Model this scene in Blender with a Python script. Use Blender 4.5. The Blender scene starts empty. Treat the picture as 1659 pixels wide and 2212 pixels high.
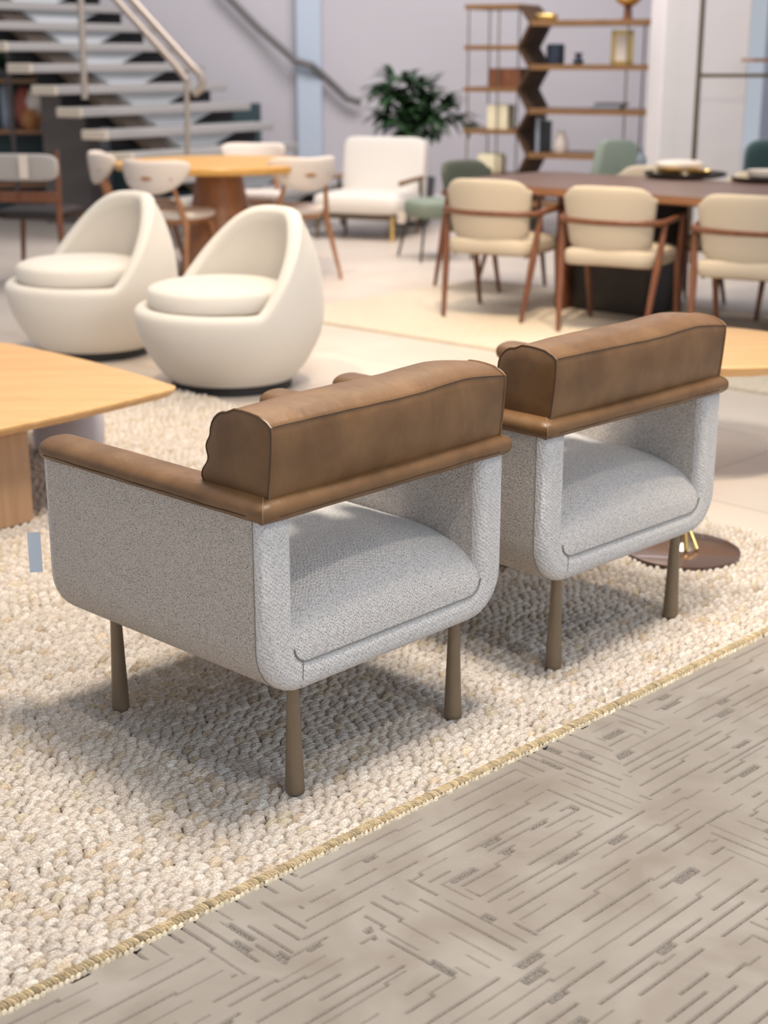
import bpy, bmesh, math, random
import numpy as np
from mathutils import Vector, Matrix, Euler
random.seed(7); RS = np.random.RandomState(11)
PI = math.pi
scene = bpy.context.scene
C = scene.collection

# ------------------------------------------------------------------ camera
F, H, Y0, CX, CY = 3190.0, 1.42, 125.0, 829.5, 1106.0
PITCH = math.atan((CY - Y0) / F)
cd = bpy.data.cameras.new('camera'); cam = bpy.data.objects.new('camera', cd); C.objects.link(cam)
cam.location = (0, 0, H); cam.rotation_euler = (PI/2 - PITCH, 0, 0)
cd.sensor_fit = 'VERTICAL'; cd.sensor_height = 36.0; cd.lens = F * 36.0 / 2212.0
cd.clip_end = 100
cd.dof.use_dof = True; cd.dof.focus_distance = 2.95; cd.dof.aperture_fstop = 3.2
scene.camera = cam
scene.view_settings.view_transform = 'Standard'; scene.view_settings.look = 'None'
scene.view_settings.exposure = 0.47; scene.view_settings.gamma = 1.0
# ------------------------------------------------------------------ light
w = bpy.data.worlds.new('world'); scene.world = w; w.use_nodes = True
w.node_tree.nodes['Background'].inputs[0].default_value = (0.84, 0.90, 1.0, 1)
w.node_tree.nodes['Background'].inputs[1].default_value = 0.38
def area(name, loc, target, size, power, col, sy=None):
    l = bpy.data.lights.new(name, 'AREA'); l.energy = power; l.color = col; l.size = size
    if sy: l.shape = 'RECTANGLE'; l.size_y = sy
    o = bpy.data.objects.new(name, l); C.objects.link(o); o.location = loc
    o.rotation_euler = (Vector(target) - Vector(loc)).to_track_quat('-Z', 'Y').to_euler(); return o
def spot(name, loc, target, power, col, ang=50, blend=.8, r=.08):
    l = bpy.data.lights.new(name, 'SPOT'); l.energy = power; l.color = col
    l.spot_size = math.radians(ang); l.spot_blend = blend; l.shadow_soft_size = r
    o = bpy.data.objects.new(name, l); C.objects.link(o); o.location = loc
    o.rotation_euler = (Vector(target) - Vector(loc)).to_track_quat('-Z', 'Y').to_euler(); return o
WARM = (1.0, .80, .56); NEUT = (1.0, .90, .78); COOL = (.72, .86, 1.0)
area('ceiling_panel_light', (0.35, 3.1, 4.1), (0.25, 3.05, 0), .95, 142, NEUT, .9)
area('window_daylight', (3.6, -1.2, 2.6), (0.4, 3.2, .4), 1.8, 58, COOL, 1.8)
spot('ceiling_spotlight', (-1.6, 5.4, 4.2), (-.9, 6.9, 0), 210, WARM, 46)
spot('ceiling_spotlight', (0.6, 6.2, 4.2), (0.3, 8.1, 0), 330, WARM, 50)
spot('ceiling_spotlight', (-.9, 4.0, 4.2), (-1.0, 4.8, 0), 190, WARM, 38)
spot('ceiling_spotlight', (1.9, 3.6, 4.2), (1.4, 4.4, 0), 230, WARM, 40)
spot('ceiling_spotlight', (0.9, 0.9, 4.2), (0.3, 2.3, 0), 90, NEUT, 50)
spot('ceiling_spotlight', (-.9, 8.4, 4.2), (-.9, 10.6, .6), 240, WARM, 50)
spot('ceiling_spotlight', (1.4, 6.4, 4.2), (1.5, 8.3, .6), 260, WARM, 40)
area('rear_ceiling_light', (0.4, 11.0, 4.6), (0.4, 13.0, .8), 3.5, 165, (1., .93, .93), 2)
area('warm_fill_light', (-.2, 7.6, 4.3), (-.2, 7.6, 0), 3.0, 58, (1., .84, .64), 2.4)  # added warm fill in place of several ceiling lamps

# ------------------------------------------------------------------ pixel helpers (1659 x 2212 frame)
def ray(x, y):
    u = (x-CX)/F; v = (CY-y)/F
    return Vector((u, math.cos(PITCH)+v*math.sin(PITCH), -math.sin(PITCH)+v*math.cos(PITCH)))
def at(x, y, z=-.02):
    r = ray(x, y); return Vector((0, 0, H)) + r*((z-H)/r.z)
def atY(x, y, Y):
    r = ray(x, y); return Vector((0, 0, H)) + r*(Y/r.y)
def project(P):
    X, Y, Z = P[0], P[1], P[2]-H
    dep = Y*np.cos(PITCH)-Z*np.sin(PITCH); up = Y*np.sin(PITCH)+Z*np.cos(PITCH)
    return CX+F*X/dep, CY-F*up/dep
FL = -.02        # floor level (z = 0 is the top of the big rug)

# ------------------------------------------------------------------ materials
def newmat(name):
    m = bpy.data.materials.new(name); m.use_nodes = True
    return m, m.node_tree, m.node_tree.nodes['Principled BSDF']
def plain(name, col, rough=.5, metal=0., bump=0., bscale=60., coat=0., vary=0., vscale=4., sheen=0., stretch=None):
    m, t, b = newmat(name); N = t.nodes; L = t.links
    b.inputs['Base Color'].default_value = (*col, 1); b.inputs['Roughness'].default_value = rough
    b.inputs['Metallic'].default_value = metal; b.inputs['Coat Weight'].default_value = coat
    b.inputs['Sheen Weight'].default_value = sheen
    tc = N.new('ShaderNodeTexCoord'); mp = N.new('ShaderNodeMapping'); L.new(tc.outputs['Object'], mp.inputs[0])
    if stretch: mp.inputs['Scale'].default_value = stretch
    if vary:
        n = N.new('ShaderNodeTexNoise'); n.inputs['Scale'].default_value = vscale; n.inputs['Detail'].default_value = 4
        L.new(mp.outputs[0], n.inputs[0])
        r = N.new('ShaderNodeValToRGB'); L.new(n.outputs[0], r.inputs[0])
        r.color_ramp.elements[0].position = .3; r.color_ramp.elements[1].position = .7
        r.color_ramp.elements[0].color = (*[c*(1-vary) for c in col], 1)
        r.color_ramp.elements[1].color = (*[min(1, c*(1+vary)) for c in col], 1)
        L.new(r.outputs[0], b.inputs['Base Color'])
    if bump:
        n = N.new('ShaderNodeTexNoise'); n.inputs['Scale'].default_value = bscale; n.inputs['Detail'].default_value = 3
        L.new(mp.outputs[0], n.inputs[0])
        bp = N.new('ShaderNodeBump'); bp.inputs['Strength'].default_value = bump; bp.inputs['Distance'].default_value = .003
        L.new(n.outputs[0], bp.inputs['Height']); L.new(bp.outputs[0], b.inputs['Normal'])
    return m
def wood(name, c1, c2, rough=.42, sc=(1.2, 14, 14), rot=0., wscale=3.):
    m, t, b = newmat(name); N = t.nodes; L = t.links
    tc = N.new('ShaderNodeTexCoord'); mp = N.new('ShaderNodeMapping'); L.new(tc.outputs['Object'], mp.inputs[0])
    mp.inputs['Scale'].default_value = sc; mp.inputs['Rotation'].default_value = (0, 0, rot)
    n = N.new('ShaderNodeTexNoise'); n.inputs['Scale'].default_value = wscale; n.inputs['Detail'].default_value = 8; n.inputs['Roughness'].default_value = .6
    n.inputs['Distortion'].default_value = .6
    L.new(mp.outputs[0], n.inputs[0])
    r = N.new('ShaderNodeValToRGB'); r.color_ramp.elements[0].position = .3; r.color_ramp.elements[1].position = .7
    r.color_ramp.elements[0].color = (*c1, 1); r.color_ramp.elements[1].color = (*c2, 1)
    L.new(n.outputs[0], r.inputs[0]); L.new(r.outputs[0], b.inputs['Base Color']); b.inputs['Roughness'].default_value = rough
    return m
def tweed(name, scale, light, dark, frac=.42, bump=.8, stretch=(1, 1, 1), rnd=1.0, weave=150):
    m, t, b = newmat(name); N = t.nodes; L = t.links
    tc = N.new('ShaderNodeTexCoord'); mp = N.new('ShaderNodeMapping'); L.new(tc.outputs['Object'], mp.inputs[0])
    mp.inputs['Scale'].default_value = stretch; mp.inputs['Rotation'].default_value = (.5, .78, .45)
    n2 = N.new('ShaderNodeTexNoise'); n2.inputs['Scale'].default_value = scale; n2.inputs['Detail'].default_value = 2.5; n2.inputs['Roughness'].default_value = .7
    L.new(mp.outputs[0], n2.inputs[0])
    v = N.new('ShaderNodeTexVoronoi'); v.inputs['Scale'].default_value = weave; v.inputs['Randomness'].default_value = rnd; L.new(mp.outputs[0], v.inputs['Vector'])
    r = N.new('ShaderNodeValToRGB'); e = r.color_ramp.elements
    e[0].position = frac-.08; e[0].color = (*dark, 1); e[1].position = .72; e[1].color = (*[min(1, c*1.2) for c in light], 1)
    k = e.new(frac); k.color = (*[.5*a+.5*c for a, c in zip(light, dark)], 1)
    k = e.new(frac + .06); k.color = (*light, 1)
    L.new(n2.outputs[0], r.inputs[0]); L.new(r.outputs[0], b.inputs['Base Color'])
    b.inputs['Roughness'].default_value = .95; b.inputs['Specular IOR Level'].default_value = .15
    b.inputs['Sheen Weight'].default_value = .12
    iv = N.new('ShaderNodeMath'); iv.operation = 'MULTIPLY_ADD'; L.new(v.outputs['Distance'], iv.inputs[0]); iv.inputs[1].default_value = -1.4; iv.inputs[2].default_value = 1.
    ad = N.new('ShaderNodeMath'); ad.operation = 'ADD'; L.new(iv.outputs[0], ad.inputs[0]); L.new(n2.outputs[0], ad.inputs[1])
    bp = N.new('ShaderNodeBump'); bp.inputs['Strength'].default_value = bump; bp.inputs['Distance'].default_value = .0045
    L.new(ad.outputs[0], bp.inputs['Height']); L.new(bp.outputs[0], b.inputs['Normal'])
    return m
def leather(name, c1, c2, rough=.38):
    m, t, b = newmat(name); N = t.nodes; L = t.links
    tc = N.new('ShaderNodeTexCoord'); mp = N.new('ShaderNodeMapping'); L.new(tc.outputs['Object'], mp.inputs[0])
    n = N.new('ShaderNodeTexNoise'); n.inputs['Scale'].default_value = 9; n.inputs['Detail'].default_value = 6; L.new(mp.outputs[0], n.inputs[0])
    r = N.new('ShaderNodeValToRGB'); r.color_ramp.elements[0].position = .32; r.color_ramp.elements[1].position = .68
    r.color_ramp.elements[0].color = (*c1, 1); r.color_ramp.elements[1].color = (*c2, 1); L.new(n.outputs[0], r.inputs[0])
    L.new(r.outputs[0], b.inputs['Base Color'])
    mp2 = N.new('ShaderNodeMapping'); mp2.inputs['Scale'].default_value = (1.9, 1.2, .45); mp2.inputs['Rotation'].default_value = (0, .4, 0)
    L.new(tc.outputs['Object'], mp2.inputs[0])
    w1 = N.new('ShaderNodeTexNoise'); w1.inputs['Scale'].default_value = 11; w1.inputs['Detail'].default_value = 2.5; w1.inputs['Distortion'].default_value = .8
    L.new(mp2.outputs[0], w1.inputs[0])
    v = N.new('ShaderNodeTexVoronoi'); v.inputs['Scale'].default_value = 520; L.new(mp.outputs[0], v.inputs['Vector'])
    b1 = N.new('ShaderNodeBump'); b1.inputs['Strength'].default_value = .28; b1.inputs['Distance'].default_value = .012; L.new(w1.outputs[0], b1.inputs['Height'])
    b2 = N.new('ShaderNodeBump'); b2.inputs['Strength'].default_value = .10; b2.inputs['Distance'].default_value = .0008; L.new(v.outputs[0], b2.inputs['Height'])
    L.new(b1.outputs[0], b2.inputs['Normal']); L.new(b2.outputs[0], b.inputs['Normal'])
    n3 = N.new('ShaderNodeTexNoise'); n3.inputs['Scale'].default_value = 22; L.new(mp.outputs[0], n3.inputs[0])
    mr = N.new('ShaderNodeMapRange'); mr.inputs[3].default_value = rough-.08; mr.inputs[4].default_value = rough+.14
    L.new(n3.outputs[0], mr.inputs[0]); L.new(mr.outputs[0], b.inputs['Roughness'])
    b.inputs['Specular IOR Level'].default_value = .5
    return m
M = {}
M['tweed'] = tweed('tweed_side', 430, (.80, .73, .66), (.12, .105, .09), .415, .9, weave=260)
M['tweed_seat'] = tweed('tweed_seat', 420, (.83, .79, .76), (.17, .16, .155), .40, .9, rnd=.35, weave=170)
M['tweed_edge'] = tweed('tweed_edge', 420, (.84, .81, .79), (.21, .20, .20), .38, 1., rnd=.3, weave=140)
M['seamgapgrey'] = plain('grey_thread_and_gap', (.20, .19, .18), .9)
M['leather'] = leather('brown_leather', (.128, .062, .023), (.205, .106, .042))
M['thread'] = plain('dark_thread', (.05, .028, .015), .7)
M['thread2'] = plain('tan_thread', (.30, .19, .09), .7)
M['taupe'] = plain('taupe_metal', (.225, .17, .115), .42, .35, vary=.05, vscale=30)
M['fabwhite'] = plain('cream_boucle', (.73, .68, .61), .9, bump=.35, bscale=240, sheen=.2)
M['cream'] = plain('cream_fabric', (.50, .425, .33), .9, bump=.2, bscale=160)
M['olive'] = plain('olive_fabric', (.10, .11, .08), .9)
M['greycream'] = plain('grey_cream_fabric', (.40, .37, .35), .9)
M['paleg'] = plain('pale_green_fabric', (.21, .25, .20), .9)
M['darkgreen'] = plain('dark_green_velvet', (.015, .05, .05), .8, sheen=.5)
M['black'] = plain('black_plastic', (.012, .012, .013), .5)
M['oak'] = wood('light_oak', (.60, .345, .14), (.74, .46, .21), .38, (1.0, 16, 16), .95, 2.2)
M['oakside'] = wood('oak_panel', (.42, .25, .14), (.54, .34, .20), .5, (26, 26, 1.4), 0, 2.)
M['yoak'] = wood('yellow_oak', (.58, .30, .07), (.68, .38, .10), .35, (2, 12, 12), .3)
M['walnut'] = wood('walnut', (.12, .040, .017), (.21, .078, .034), .38, (8, 8, 2.2), 0)
M['walnutmid'] = wood('brown_walnut', (.30, .13, .055), (.40, .19, .085), .4, (8, 8, 2.2), 0)
M['tabletop'] = wood('dark_table_wood', (.12, .068, .052), (.165, .098, .075), .36, (1.2, 10, 10), .8)
M['tableedge'] = wood('table_edge_wood', (.27, .12, .055), (.34, .16, .075), .4, (2, 8, 8), 0)
M['shelfwood'] = wood('shelf_wood', (.17, .085, .032), (.25, .13, .05), .4, (2, 9, 9), 0)
M['spinewood'] = wood('spine_wood', (.045, .020, .008), (.085, .042, .015), .85, (6, 2, 6), 0)
M['darkwood'] = plain('near_black_wood', (.02, .013, .010), .5)
M['wall'] = plain('wall_paint', (.56, .53, .555), .85, vary=.03, vscale=.7)
M['wallbluelight'] = plain('pale_blue_light_tint', (.50, .57, .66), .8)
M['wallgrey'] = plain('blue_grey_paint', (.30, .34, .42), .8)
M['panel'] = plain('white_panel', (.80, .76, .75), .7, vary=.03, vscale=2)
M['columngrey'] = plain('dark_grey_panel', (.12, .105, .098), .7)
M['bronze'] = plain('bronze_metal', (.20, .15, .10), .35, .7)
M['steel'] = plain('brushed_steel', (.42, .36, .31), .38, .6)
M['handrail'] = plain('grey_handrail', (.14, .13, .125), .5)
M['gold'] = plain('gold_metal', (.75, .52, .18), .25, .9)
M['discbronze'] = plain('dark_bronze_lacquer', (.115, .066, .05), .28, .2, coat=.3)
M['tread'] = plain('pale_stone_tread', (.36, .345, .335), .6)
M['treadlitend'] = plain('cream_lit_stone_end', (.62, .54, .44), .6)
M['gap_shade'] = plain('black_gap_shade', (.01, .01, .012), .5)
M['stringer'] = plain('pale_grey_stringer', (.74, .78, .82), .6)
M['stringer2'] = plain('brown_stringer', (.15, .115, .09), .6)
M['leaf'] = plain('dark_leaf', (.016, .050, .014), .5, vary=.5, vscale=9)
M['pot'] = plain('grey_pot', (.12, .12, .13), .6)
M['tag'] = plain('white_card', (.60, .68, .78), .6)
M['pink'] = plain('terracotta_red', (.38, .10, .07), .6)
M['whitecer'] = plain('white_ceramic', (.70, .62, .55), .4)
M['orange'] = plain('orange_ceramic', (.50, .22, .08), .4)
M['teal'] = plain('dark_teal', (.03, .06, .07), .6)
M['navy'] = plain('navy_ceramic', (.025, .035, .06), .4)
M['bluegrey'] = plain('blue_grey_ceramic', (.28, .32, .38), .5)
M['lampshade'] = plain('cream_shade', (.80, .72, .50), .6)
M['lavender'] = plain('lavender_white', (.62, .58, .62), .9)

# ------------------------------------------------------------------ mesh helpers
class MB:
    def __init__(s): s.v = []; s.f = []
    def add(s, vs, fs):
        k = len(s.v); s.v += [tuple(v) for v in vs]; s.f += [tuple(k+i for i in f) for f in fs]; return s
    def box(s, lo, hi, mat=None):
        x0, y0, z0 = lo; x1, y1, z1 = hi
        vs = [(x0,y0,z0),(x1,y0,z0),(x1,y1,z0),(x0,y1,z0),(x0,y0,z1),(x1,y0,z1),(x1,y1,z1),(x0,y1,z1)]
        if mat is not None: vs = [mat @ Vector(v) for v in vs]
        return s.add(vs, [(0,3,2,1),(4,5,6,7),(0,1,5,4),(1,2,6,5),(2,3,7,6),(3,0,4,7)])
    def loft(s, rings, caps=True, closed=False):
        n = len(rings[0]); vs = [p for r in rings for p in r]; fs = []
        R = len(rings)
        for i in range(R if closed else R-1):
            a = i*n; b = ((i+1) % R)*n
            for j in range(n):
                k = (j+1) % n; fs.append((a+j, a+k, b+k, b+j))
        if caps and not closed:
            fs.append(tuple(range(n))[::-1]); fs.append(tuple(range((R-1)*n, R*n)))
        return s.add(vs, fs)
    def tube(s, pts, r, n=12, caps=True, flat=1.0):
        pts = [Vector(p) for p in pts]; rr = r if isinstance(r, (list, tuple)) else [r]*len(pts)
        rings = []; up = None
        for i, p in enumerate(pts):
            d = (pts[min(i+1, len(pts)-1)] - pts[max(i-1, 0)]).normalized()
            if up is None:
                up = Vector((0, 0, 1)) if abs(d.z) < .9 else Vector((1, 0, 0))
            x = d.cross(up).normalized(); up = x.cross(d).normalized()
            rings.append([p + x*math.cos(2*PI*k/n)*rr[i]*flat + up*math.sin(2*PI*k/n)*rr[i] for k in range(n)])
        return s.loft(rings, caps)
    def lathe(s, prof, c=(0, 0, 0), n=40):
        c = Vector(c)
        rings = [[c + Vector((r*math.cos(2*PI*k/n), r*math.sin(2*PI*k/n), z)) for k in range(n)] for r, z in prof]
        return s.loft(rings, True)
    def prism(s, poly, z0, z1, axis='z'):
        n = len(poly)
        f = {'z': lambda a, b, h: (a, b, h), 'y': lambda a, b, h: (a, h, b), 'x': lambda a, b, h: (h, a, b)}[axis]
        return s.loft([[f(a, b, z0) for a, b in poly], [f(a, b, z1) for a, b in poly]])
    def pillow(s, c, sx, sy, sz, e1=.4, e2=.4, nu=32, nv=18, fn=None, mat=None):
        def sp(v, e): return math.copysign(abs(v)**e, v)
        rings = []
        for i in range(1, nv):
            th = -PI/2 + PI*i/nv; rg = []
            for j in range(nu):
                ph = 2*PI*j/nu
                p = Vector((sx*sp(math.cos(th), e1)*sp(math.cos(ph), e2), sy*sp(math.cos(th), e1)*sp(math.sin(ph), e2), sz*sp(math.sin(th), e1)))
                if fn: p = fn(p)
                p = p + Vector(c)
                if mat is not None: p = mat @ p
                rg.append(p)
            rings.append(rg)
        return s.loft(rings)
    def obj(s, name, mat, parent=None, smooth=True, ang=35, bevel=0., seg=2, sub=0, loc=None):
        me = bpy.data.meshes.new(name); me.from_pydata([tuple(v) for v in s.v], [], s.f); me.update()
        bm = bmesh.new(); bm.from_mesh(me); bmesh.ops.recalc_face_normals(bm, faces=bm.faces); bm.to_mesh(me); bm.free()
        me.materials.append(M[mat] if isinstance(mat, str) else mat)
        if smooth:
            me.polygons.foreach_set('use_smooth', [True]*len(me.polygons))
            if ang: me.set_sharp_from_angle(angle=math.radians(ang))
        o = bpy.data.objects.new(name, me); C.objects.link(o)
        if loc is not None: o.location = loc
        if parent is not None: o.parent = parent
        if bevel:
            b = o.modifiers.new('bevel', 'BEVEL'); b.width = bevel; b.segments = seg; b.limit_method = 'ANGLE'; b.angle_limit = math.radians(30)
            b.harden_normals = False
        if sub:
            q = o.modifiers.new('sub', 'SUBSURF'); q.levels = sub; q.render_levels = sub
        return o
def thing(name, label, cat, loc=(0, 0, 0), rotz=0., group=None):
    o = bpy.data.objects.new(name, None); C.objects.link(o); o.location = loc; o.rotation_euler = (0, 0, rotz)
    o['label'] = label; o['category'] = cat
    if group: o['group'] = group
    return o
def tag(o, label, cat, group=None, kind=None):
    o['label'] = label; o['category'] = cat
    if group: o['group'] = group
    if kind: o['kind'] = kind
    return o
def struct(o):
    o['kind'] = 'structure'; return o
def dup(root, loc, rotz, label):
    r = root.copy(); C.objects.link(r); r.location = loc; r.rotation_euler = (0, 0, rotz); r['label'] = label
    for ch in list(root.children):
        c = ch.copy(); C.objects.link(c); c.parent = r
        for g in ch.children:
            d = g.copy(); C.objects.link(d); d.parent = c
    return r
def rrect(w_, h_, r, n=6, cx=0., cy=0.):
    pts = []
    for sx, sy, a0 in ((1, 1, 0), (-1, 1, PI/2), (-1, -1, PI), (1, -1, 1.5*PI)):
        for k in range(n+1):
            a = a0 + PI/2*k/n
            pts.append((cx + sx*(w_/2-r) + r*math.cos(a), cy + sy*(h_/2-r) + r*math.sin(a)))
    return pts
def lerp(a, b, t): return a+(b-a)*t
def sstep(x): x = max(0., min(1., x)); return x*x*(3-2*x)

# ------------------------------------------------------------------ setting
S45 = math.sqrt(.5)
SD = Vector((S45, S45, 0)); TD = Vector((-S45, S45, 0))
R0 = at(0, 2186, -.012)           # a point on the near edge of the big rug
def st(s_, t_, z=0.): return Vector((R0.x, R0.y, 0)) + SD*s_ + TD*t_ + Vector((0, 0, z))

def floor_mat():
    m, t, b = newmat('stone_tile'); N = t.nodes; L = t.links
    tc = N.new('ShaderNodeTexCoord'); mp = N.new('ShaderNodeMapping'); L.new(tc.outputs['Object'], mp.inputs[0])
    mp.inputs['Rotation'].default_value = (0, 0, PI/4); mp.inputs['Location'].default_value = (.13, .3, 0)
    br = N.new('ShaderNodeTexBrick'); L.new(mp.outputs[0], br.inputs[0]); br.offset = 0; br.inputs['Scale'].default_value = 1.
    br.inputs['Brick Width'].default_value = .9; br.inputs['Row Height'].default_value = .9; br.inputs['Mortar Size'].default_value = .0035
    br.inputs['Color1'].default_value = (.64, .56, .485, 1); br.inputs['Color2'].default_value = (.615, .54, .47, 1); br.inputs['Mortar'].default_value = (.36, .31, .28, 1)
    n = N.new('ShaderNodeTexNoise'); n.inputs['Scale'].default_value = 2.2; n.inputs['Detail'].default_value = 6; L.new(mp.outputs[0], n.inputs[0])
    mx = N.new('ShaderNodeMixRGB'); mx.blend_type = 'OVERLAY'; mx.inputs[0].default_value = .18
    L.new(br.outputs[0], mx.inputs[1]); L.new(n.outputs[0], mx.inputs[2]); L.new(mx.outputs[0], b.inputs['Base Color'])
    b.inputs['Roughness'].default_value = .38
    return m
fl = MB().box((-9, -2, FL-.1), (8, 17, FL)).obj('floor', floor_mat(), smooth=False); struct(fl)
struct(MB().box((-9, 15.2, FL), (3.4, 15.4, 4.6)).obj('wall_back', 'wall', smooth=False))
struct(MB().box((3.4, 13.6, FL), (8, 13.8, 4.6)).obj('wall_right', 'wallgrey', smooth=False))
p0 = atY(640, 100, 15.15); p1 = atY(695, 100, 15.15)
struct(MB().box((p0.x, 15.05, FL), (p1.x, 15.2, 4.6)).obj('light_strip_1', 'wallbluelight', smooth=False, bevel=.02))  # raised strip coloured blue for cool light falling on the wall
struct(MB().box((-9, 15.18, FL), (3.4, 15.2, FL+.12)).obj('baseboard_back', 'panel', smooth=False))
# white panelled pillar with a recessed joint
pl = atY(1428, 200, 11.4); pr_ = atY(1612, 200, 11.4)
struct(MB().box((pl.x, 11.4, FL), (pr_.x, 12.0, 4.6)).obj('wall_pillar', 'panel', smooth=False, bevel=.01))

# ------------------------------------------------------------------ carved grey carpet
def carpet():
    step = .0026
    a = np.arange(-.35, 3.6, step); b = np.arange(-.04, 1.75, step)
    na, nb = len(a), len(b)
    A, B = np.meshgrid(a, b, indexing='ij')
    def toab(px):
        out = []
        for x, y in px:
            p = at(x, y, -.012) - R0; out.append((p.x*S45+p.y*S45, -(-p.x*S45+p.y*S45)))
        return out
    zones = [[(1080,1640),(1210,1560),(1300,1590),(1365,1680),(1410,1725),(1310,1775),(1200,1720)],
             [(880,1900),(1000,1915),(1165,2015),(1070,2085),(1000,2115),(880,2090),(820,2040),(780,1960)],
             [(240,2060),(470,1905),(600,1850),(650,1900),(660,2010),(600,2110),(520,2110),(400,2050),(330,2075)],
             [(1520,1780),(1700,1760),(1700,1930),(1620,1890)], [(1620,1990),(1720,1960),(1720,2180),(1660,2120)],
             [(1290,1510),(1360,1480),(1440,1560),(1380,1600)]]
    Z = np.zeros(A.shape, bool)
    for z in zones:
        P = toab(z); ins = np.zeros(A.shape, bool); n = len(P)
        for i in range(n):
            x1, y1 = P[i]; x2, y2 = P[(i+1) % n]
            c = ((y1 > B) != (y2 > B)) & (A < (x2-x1)*(B-y1)/((y2-y1) if y2 != y1 else 1e-9)+x1)
            ins ^= c
        Z |= ins
    slot = [np.zeros(A.shape, bool), np.zeros(A.shape, bool)]
    wide = np.zeros(A.shape, bool)
    rnd = random.Random(5)
    for d in (0, 1):
        L_, W_ = (na, nb) if d == 0 else (nb, na)
        def mark(i0, i1, j0, j1, wd=False):
            i0, i1, j0, j1 = [max(0, int(k)) for k in (i0, i1, j0, j1)]
            sl = (slice(i0, i1), slice(j0, j1)) if d == 0 else (slice(j0, j1), slice(i0, i1))
            slot[d][sl] = True
            if wd: wide[sl] = True
        j = 3
        while j < W_-8:
            i = -rnd.randint(0, 40)
            while i < L_:
                n = rnd.randint(26, 115) if rnd.random() > .2 else rnd.randint(10, 24)
                jj = j + rnd.randint(-1, 1)
                k = rnd.random(); wd = 1 if rnd.random() < .25 else 2
                mark(i, i+n, jj, jj+wd)
                if k < .24:
                    s0 = i + rnd.randint(0, max(1, n-12)); mark(s0, s0+rnd.randint(10, 28), jj, jj+rnd.randint(5, 8), True)
                elif k < .55:
                    m_ = rnd.randint(10, 40); sg = rnd.choice((-3, 3))
                    mark(i+n-2, i+n, min(jj, jj+sg), max(jj, jj+sg)+1); mark(i+n, i+n+m_, jj+sg, jj+sg+1); n += m_
                i += n + rnd.randint(8, 40)
            j += rnd.choice((10, 11, 12, 14, 15))
    S = np.where(Z, slot[1], slot[0])
    # soften the zone boundary: keep slots away from it
    hgt = np.where(S, -.0073, 0.) - .012
    hgt = hgt + .0004*np.sin(A*17+np.sin(B*13)*2)*np.sin(B*15)
    X = R0.x + A*S45 + B*S45; Y = R0.y + A*S45 - B*S45
    dep = Y*np.cos(PITCH) + (H)*np.sin(PITCH)
    px = CX+F*X/dep; py = CY-F*(Y*np.sin(PITCH)-H*np.cos(PITCH))/dep
    vis = (dep > .5) & (px > -420) & (px < 2080) & (py < 2650)
    cell = vis[:-1, :-1] & vis[1:, 1:]
    idx = np.arange(na*nb).reshape(na, nb)
    q = np.stack([idx[:-1, :-1], idx[:-1, 1:], idx[1:, 1:], idx[1:, :-1]], -1)[cell]
    used = np.zeros(na*nb, bool); used[q.ravel()] = True
    remap = np.cumsum(used)-1; q = remap[q]
    co = np.stack([X, Y, hgt], -1).reshape(-1, 3)[used]
    me = bpy.data.meshes.new('carved_carpet'); nv, nf = len(co), len(q)
    me.vertices.add(nv); me.vertices.foreach_set('co', co.astype(np.float32).ravel())
    me.loops.add(nf*4); me.loops.foreach_set('vertex_index', q.astype(np.int32).ravel())
    me.polygons.add(nf); me.polygons.foreach_set('loop_start', np.arange(nf, dtype=np.int32)*4)
    me.update(calc_edges=True)
    at_ = me.attributes.new('slot_tone', 'FLOAT', 'POINT'); at_.data.foreach_set('value', (S).astype(np.float32).reshape(-1)[used])
    m, t, b_ = newmat('cut_pile_carpet'); N = t.nodes; L = t.links
    tc = N.new('ShaderNodeTexCoord')
    n = N.new('ShaderNodeTexNoise'); n.inputs['Scale'].default_value = 5.5; n.inputs['Detail'].default_value = 5; n.inputs['Distortion'].default_value = .5; L.new(tc.outputs['Object'], n.inputs[0])
    r = N.new('ShaderNodeValToRGB'); r.color_ramp.elements[0].position = .3; r.color_ramp.elements[1].position = .68
    r.color_ramp.elements[0].color = (.235, .195, .158, 1); r.color_ramp.elements[1].color = (.33, .292, .252, 1); L.new(n.outputs[0], r.inputs[0])
    n2 = N.new('ShaderNodeTexNoise'); n2.inputs['Scale'].default_value = 420; n2.inputs['Detail'].default_value = 1; L.new(tc.outputs['Object'], n2.inputs[0])
    r2 = N.new('ShaderNodeValToRGB'); r2.color_ramp.elements[0].position = .42; r2.color_ramp.elements[1].position = .58
    r2.color_ramp.elements[0].color = (.10, .085, .07, 1); r2.color_ramp.elements[1].color = (.26, .23, .20, 1); L.new(n2.outputs[0], r2.inputs[0])  # darker speckled colour inside the carved slots
    a_ = N.new('ShaderNodeAttribute'); a_.attribute_name = 'slot_tone'
    mx = N.new('ShaderNodeMixRGB'); L.new(a_.outputs['Fac'], mx.inputs[0]); L.new(r.outputs[0], mx.inputs[1]); L.new(r2.outputs[0], mx.inputs[2])
    L.new(mx.outputs[0], b_.inputs['Base Color']); b_.inputs['Roughness'].default_value = .8; b_.inputs['Sheen Weight'].default_value = .35; b_.inputs['Sheen Roughness'].default_value = .4
    bp = N.new('ShaderNodeBump'); bp.inputs['Strength'].default_value = .35; bp.inputs['Distance'].default_value = .002; L.new(n2.outputs[0], bp.inputs['Height']); L.new(bp.outputs[0], b_.inputs['Normal'])
    me.materials.append(m)
    o = bpy.data.objects.new('carved_carpet', me); C.objects.link(o)
    return tag(o, 'grey cut-pile carpet carved with short dashed lines, in the foreground', 'carpet')
carpet()

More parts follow.
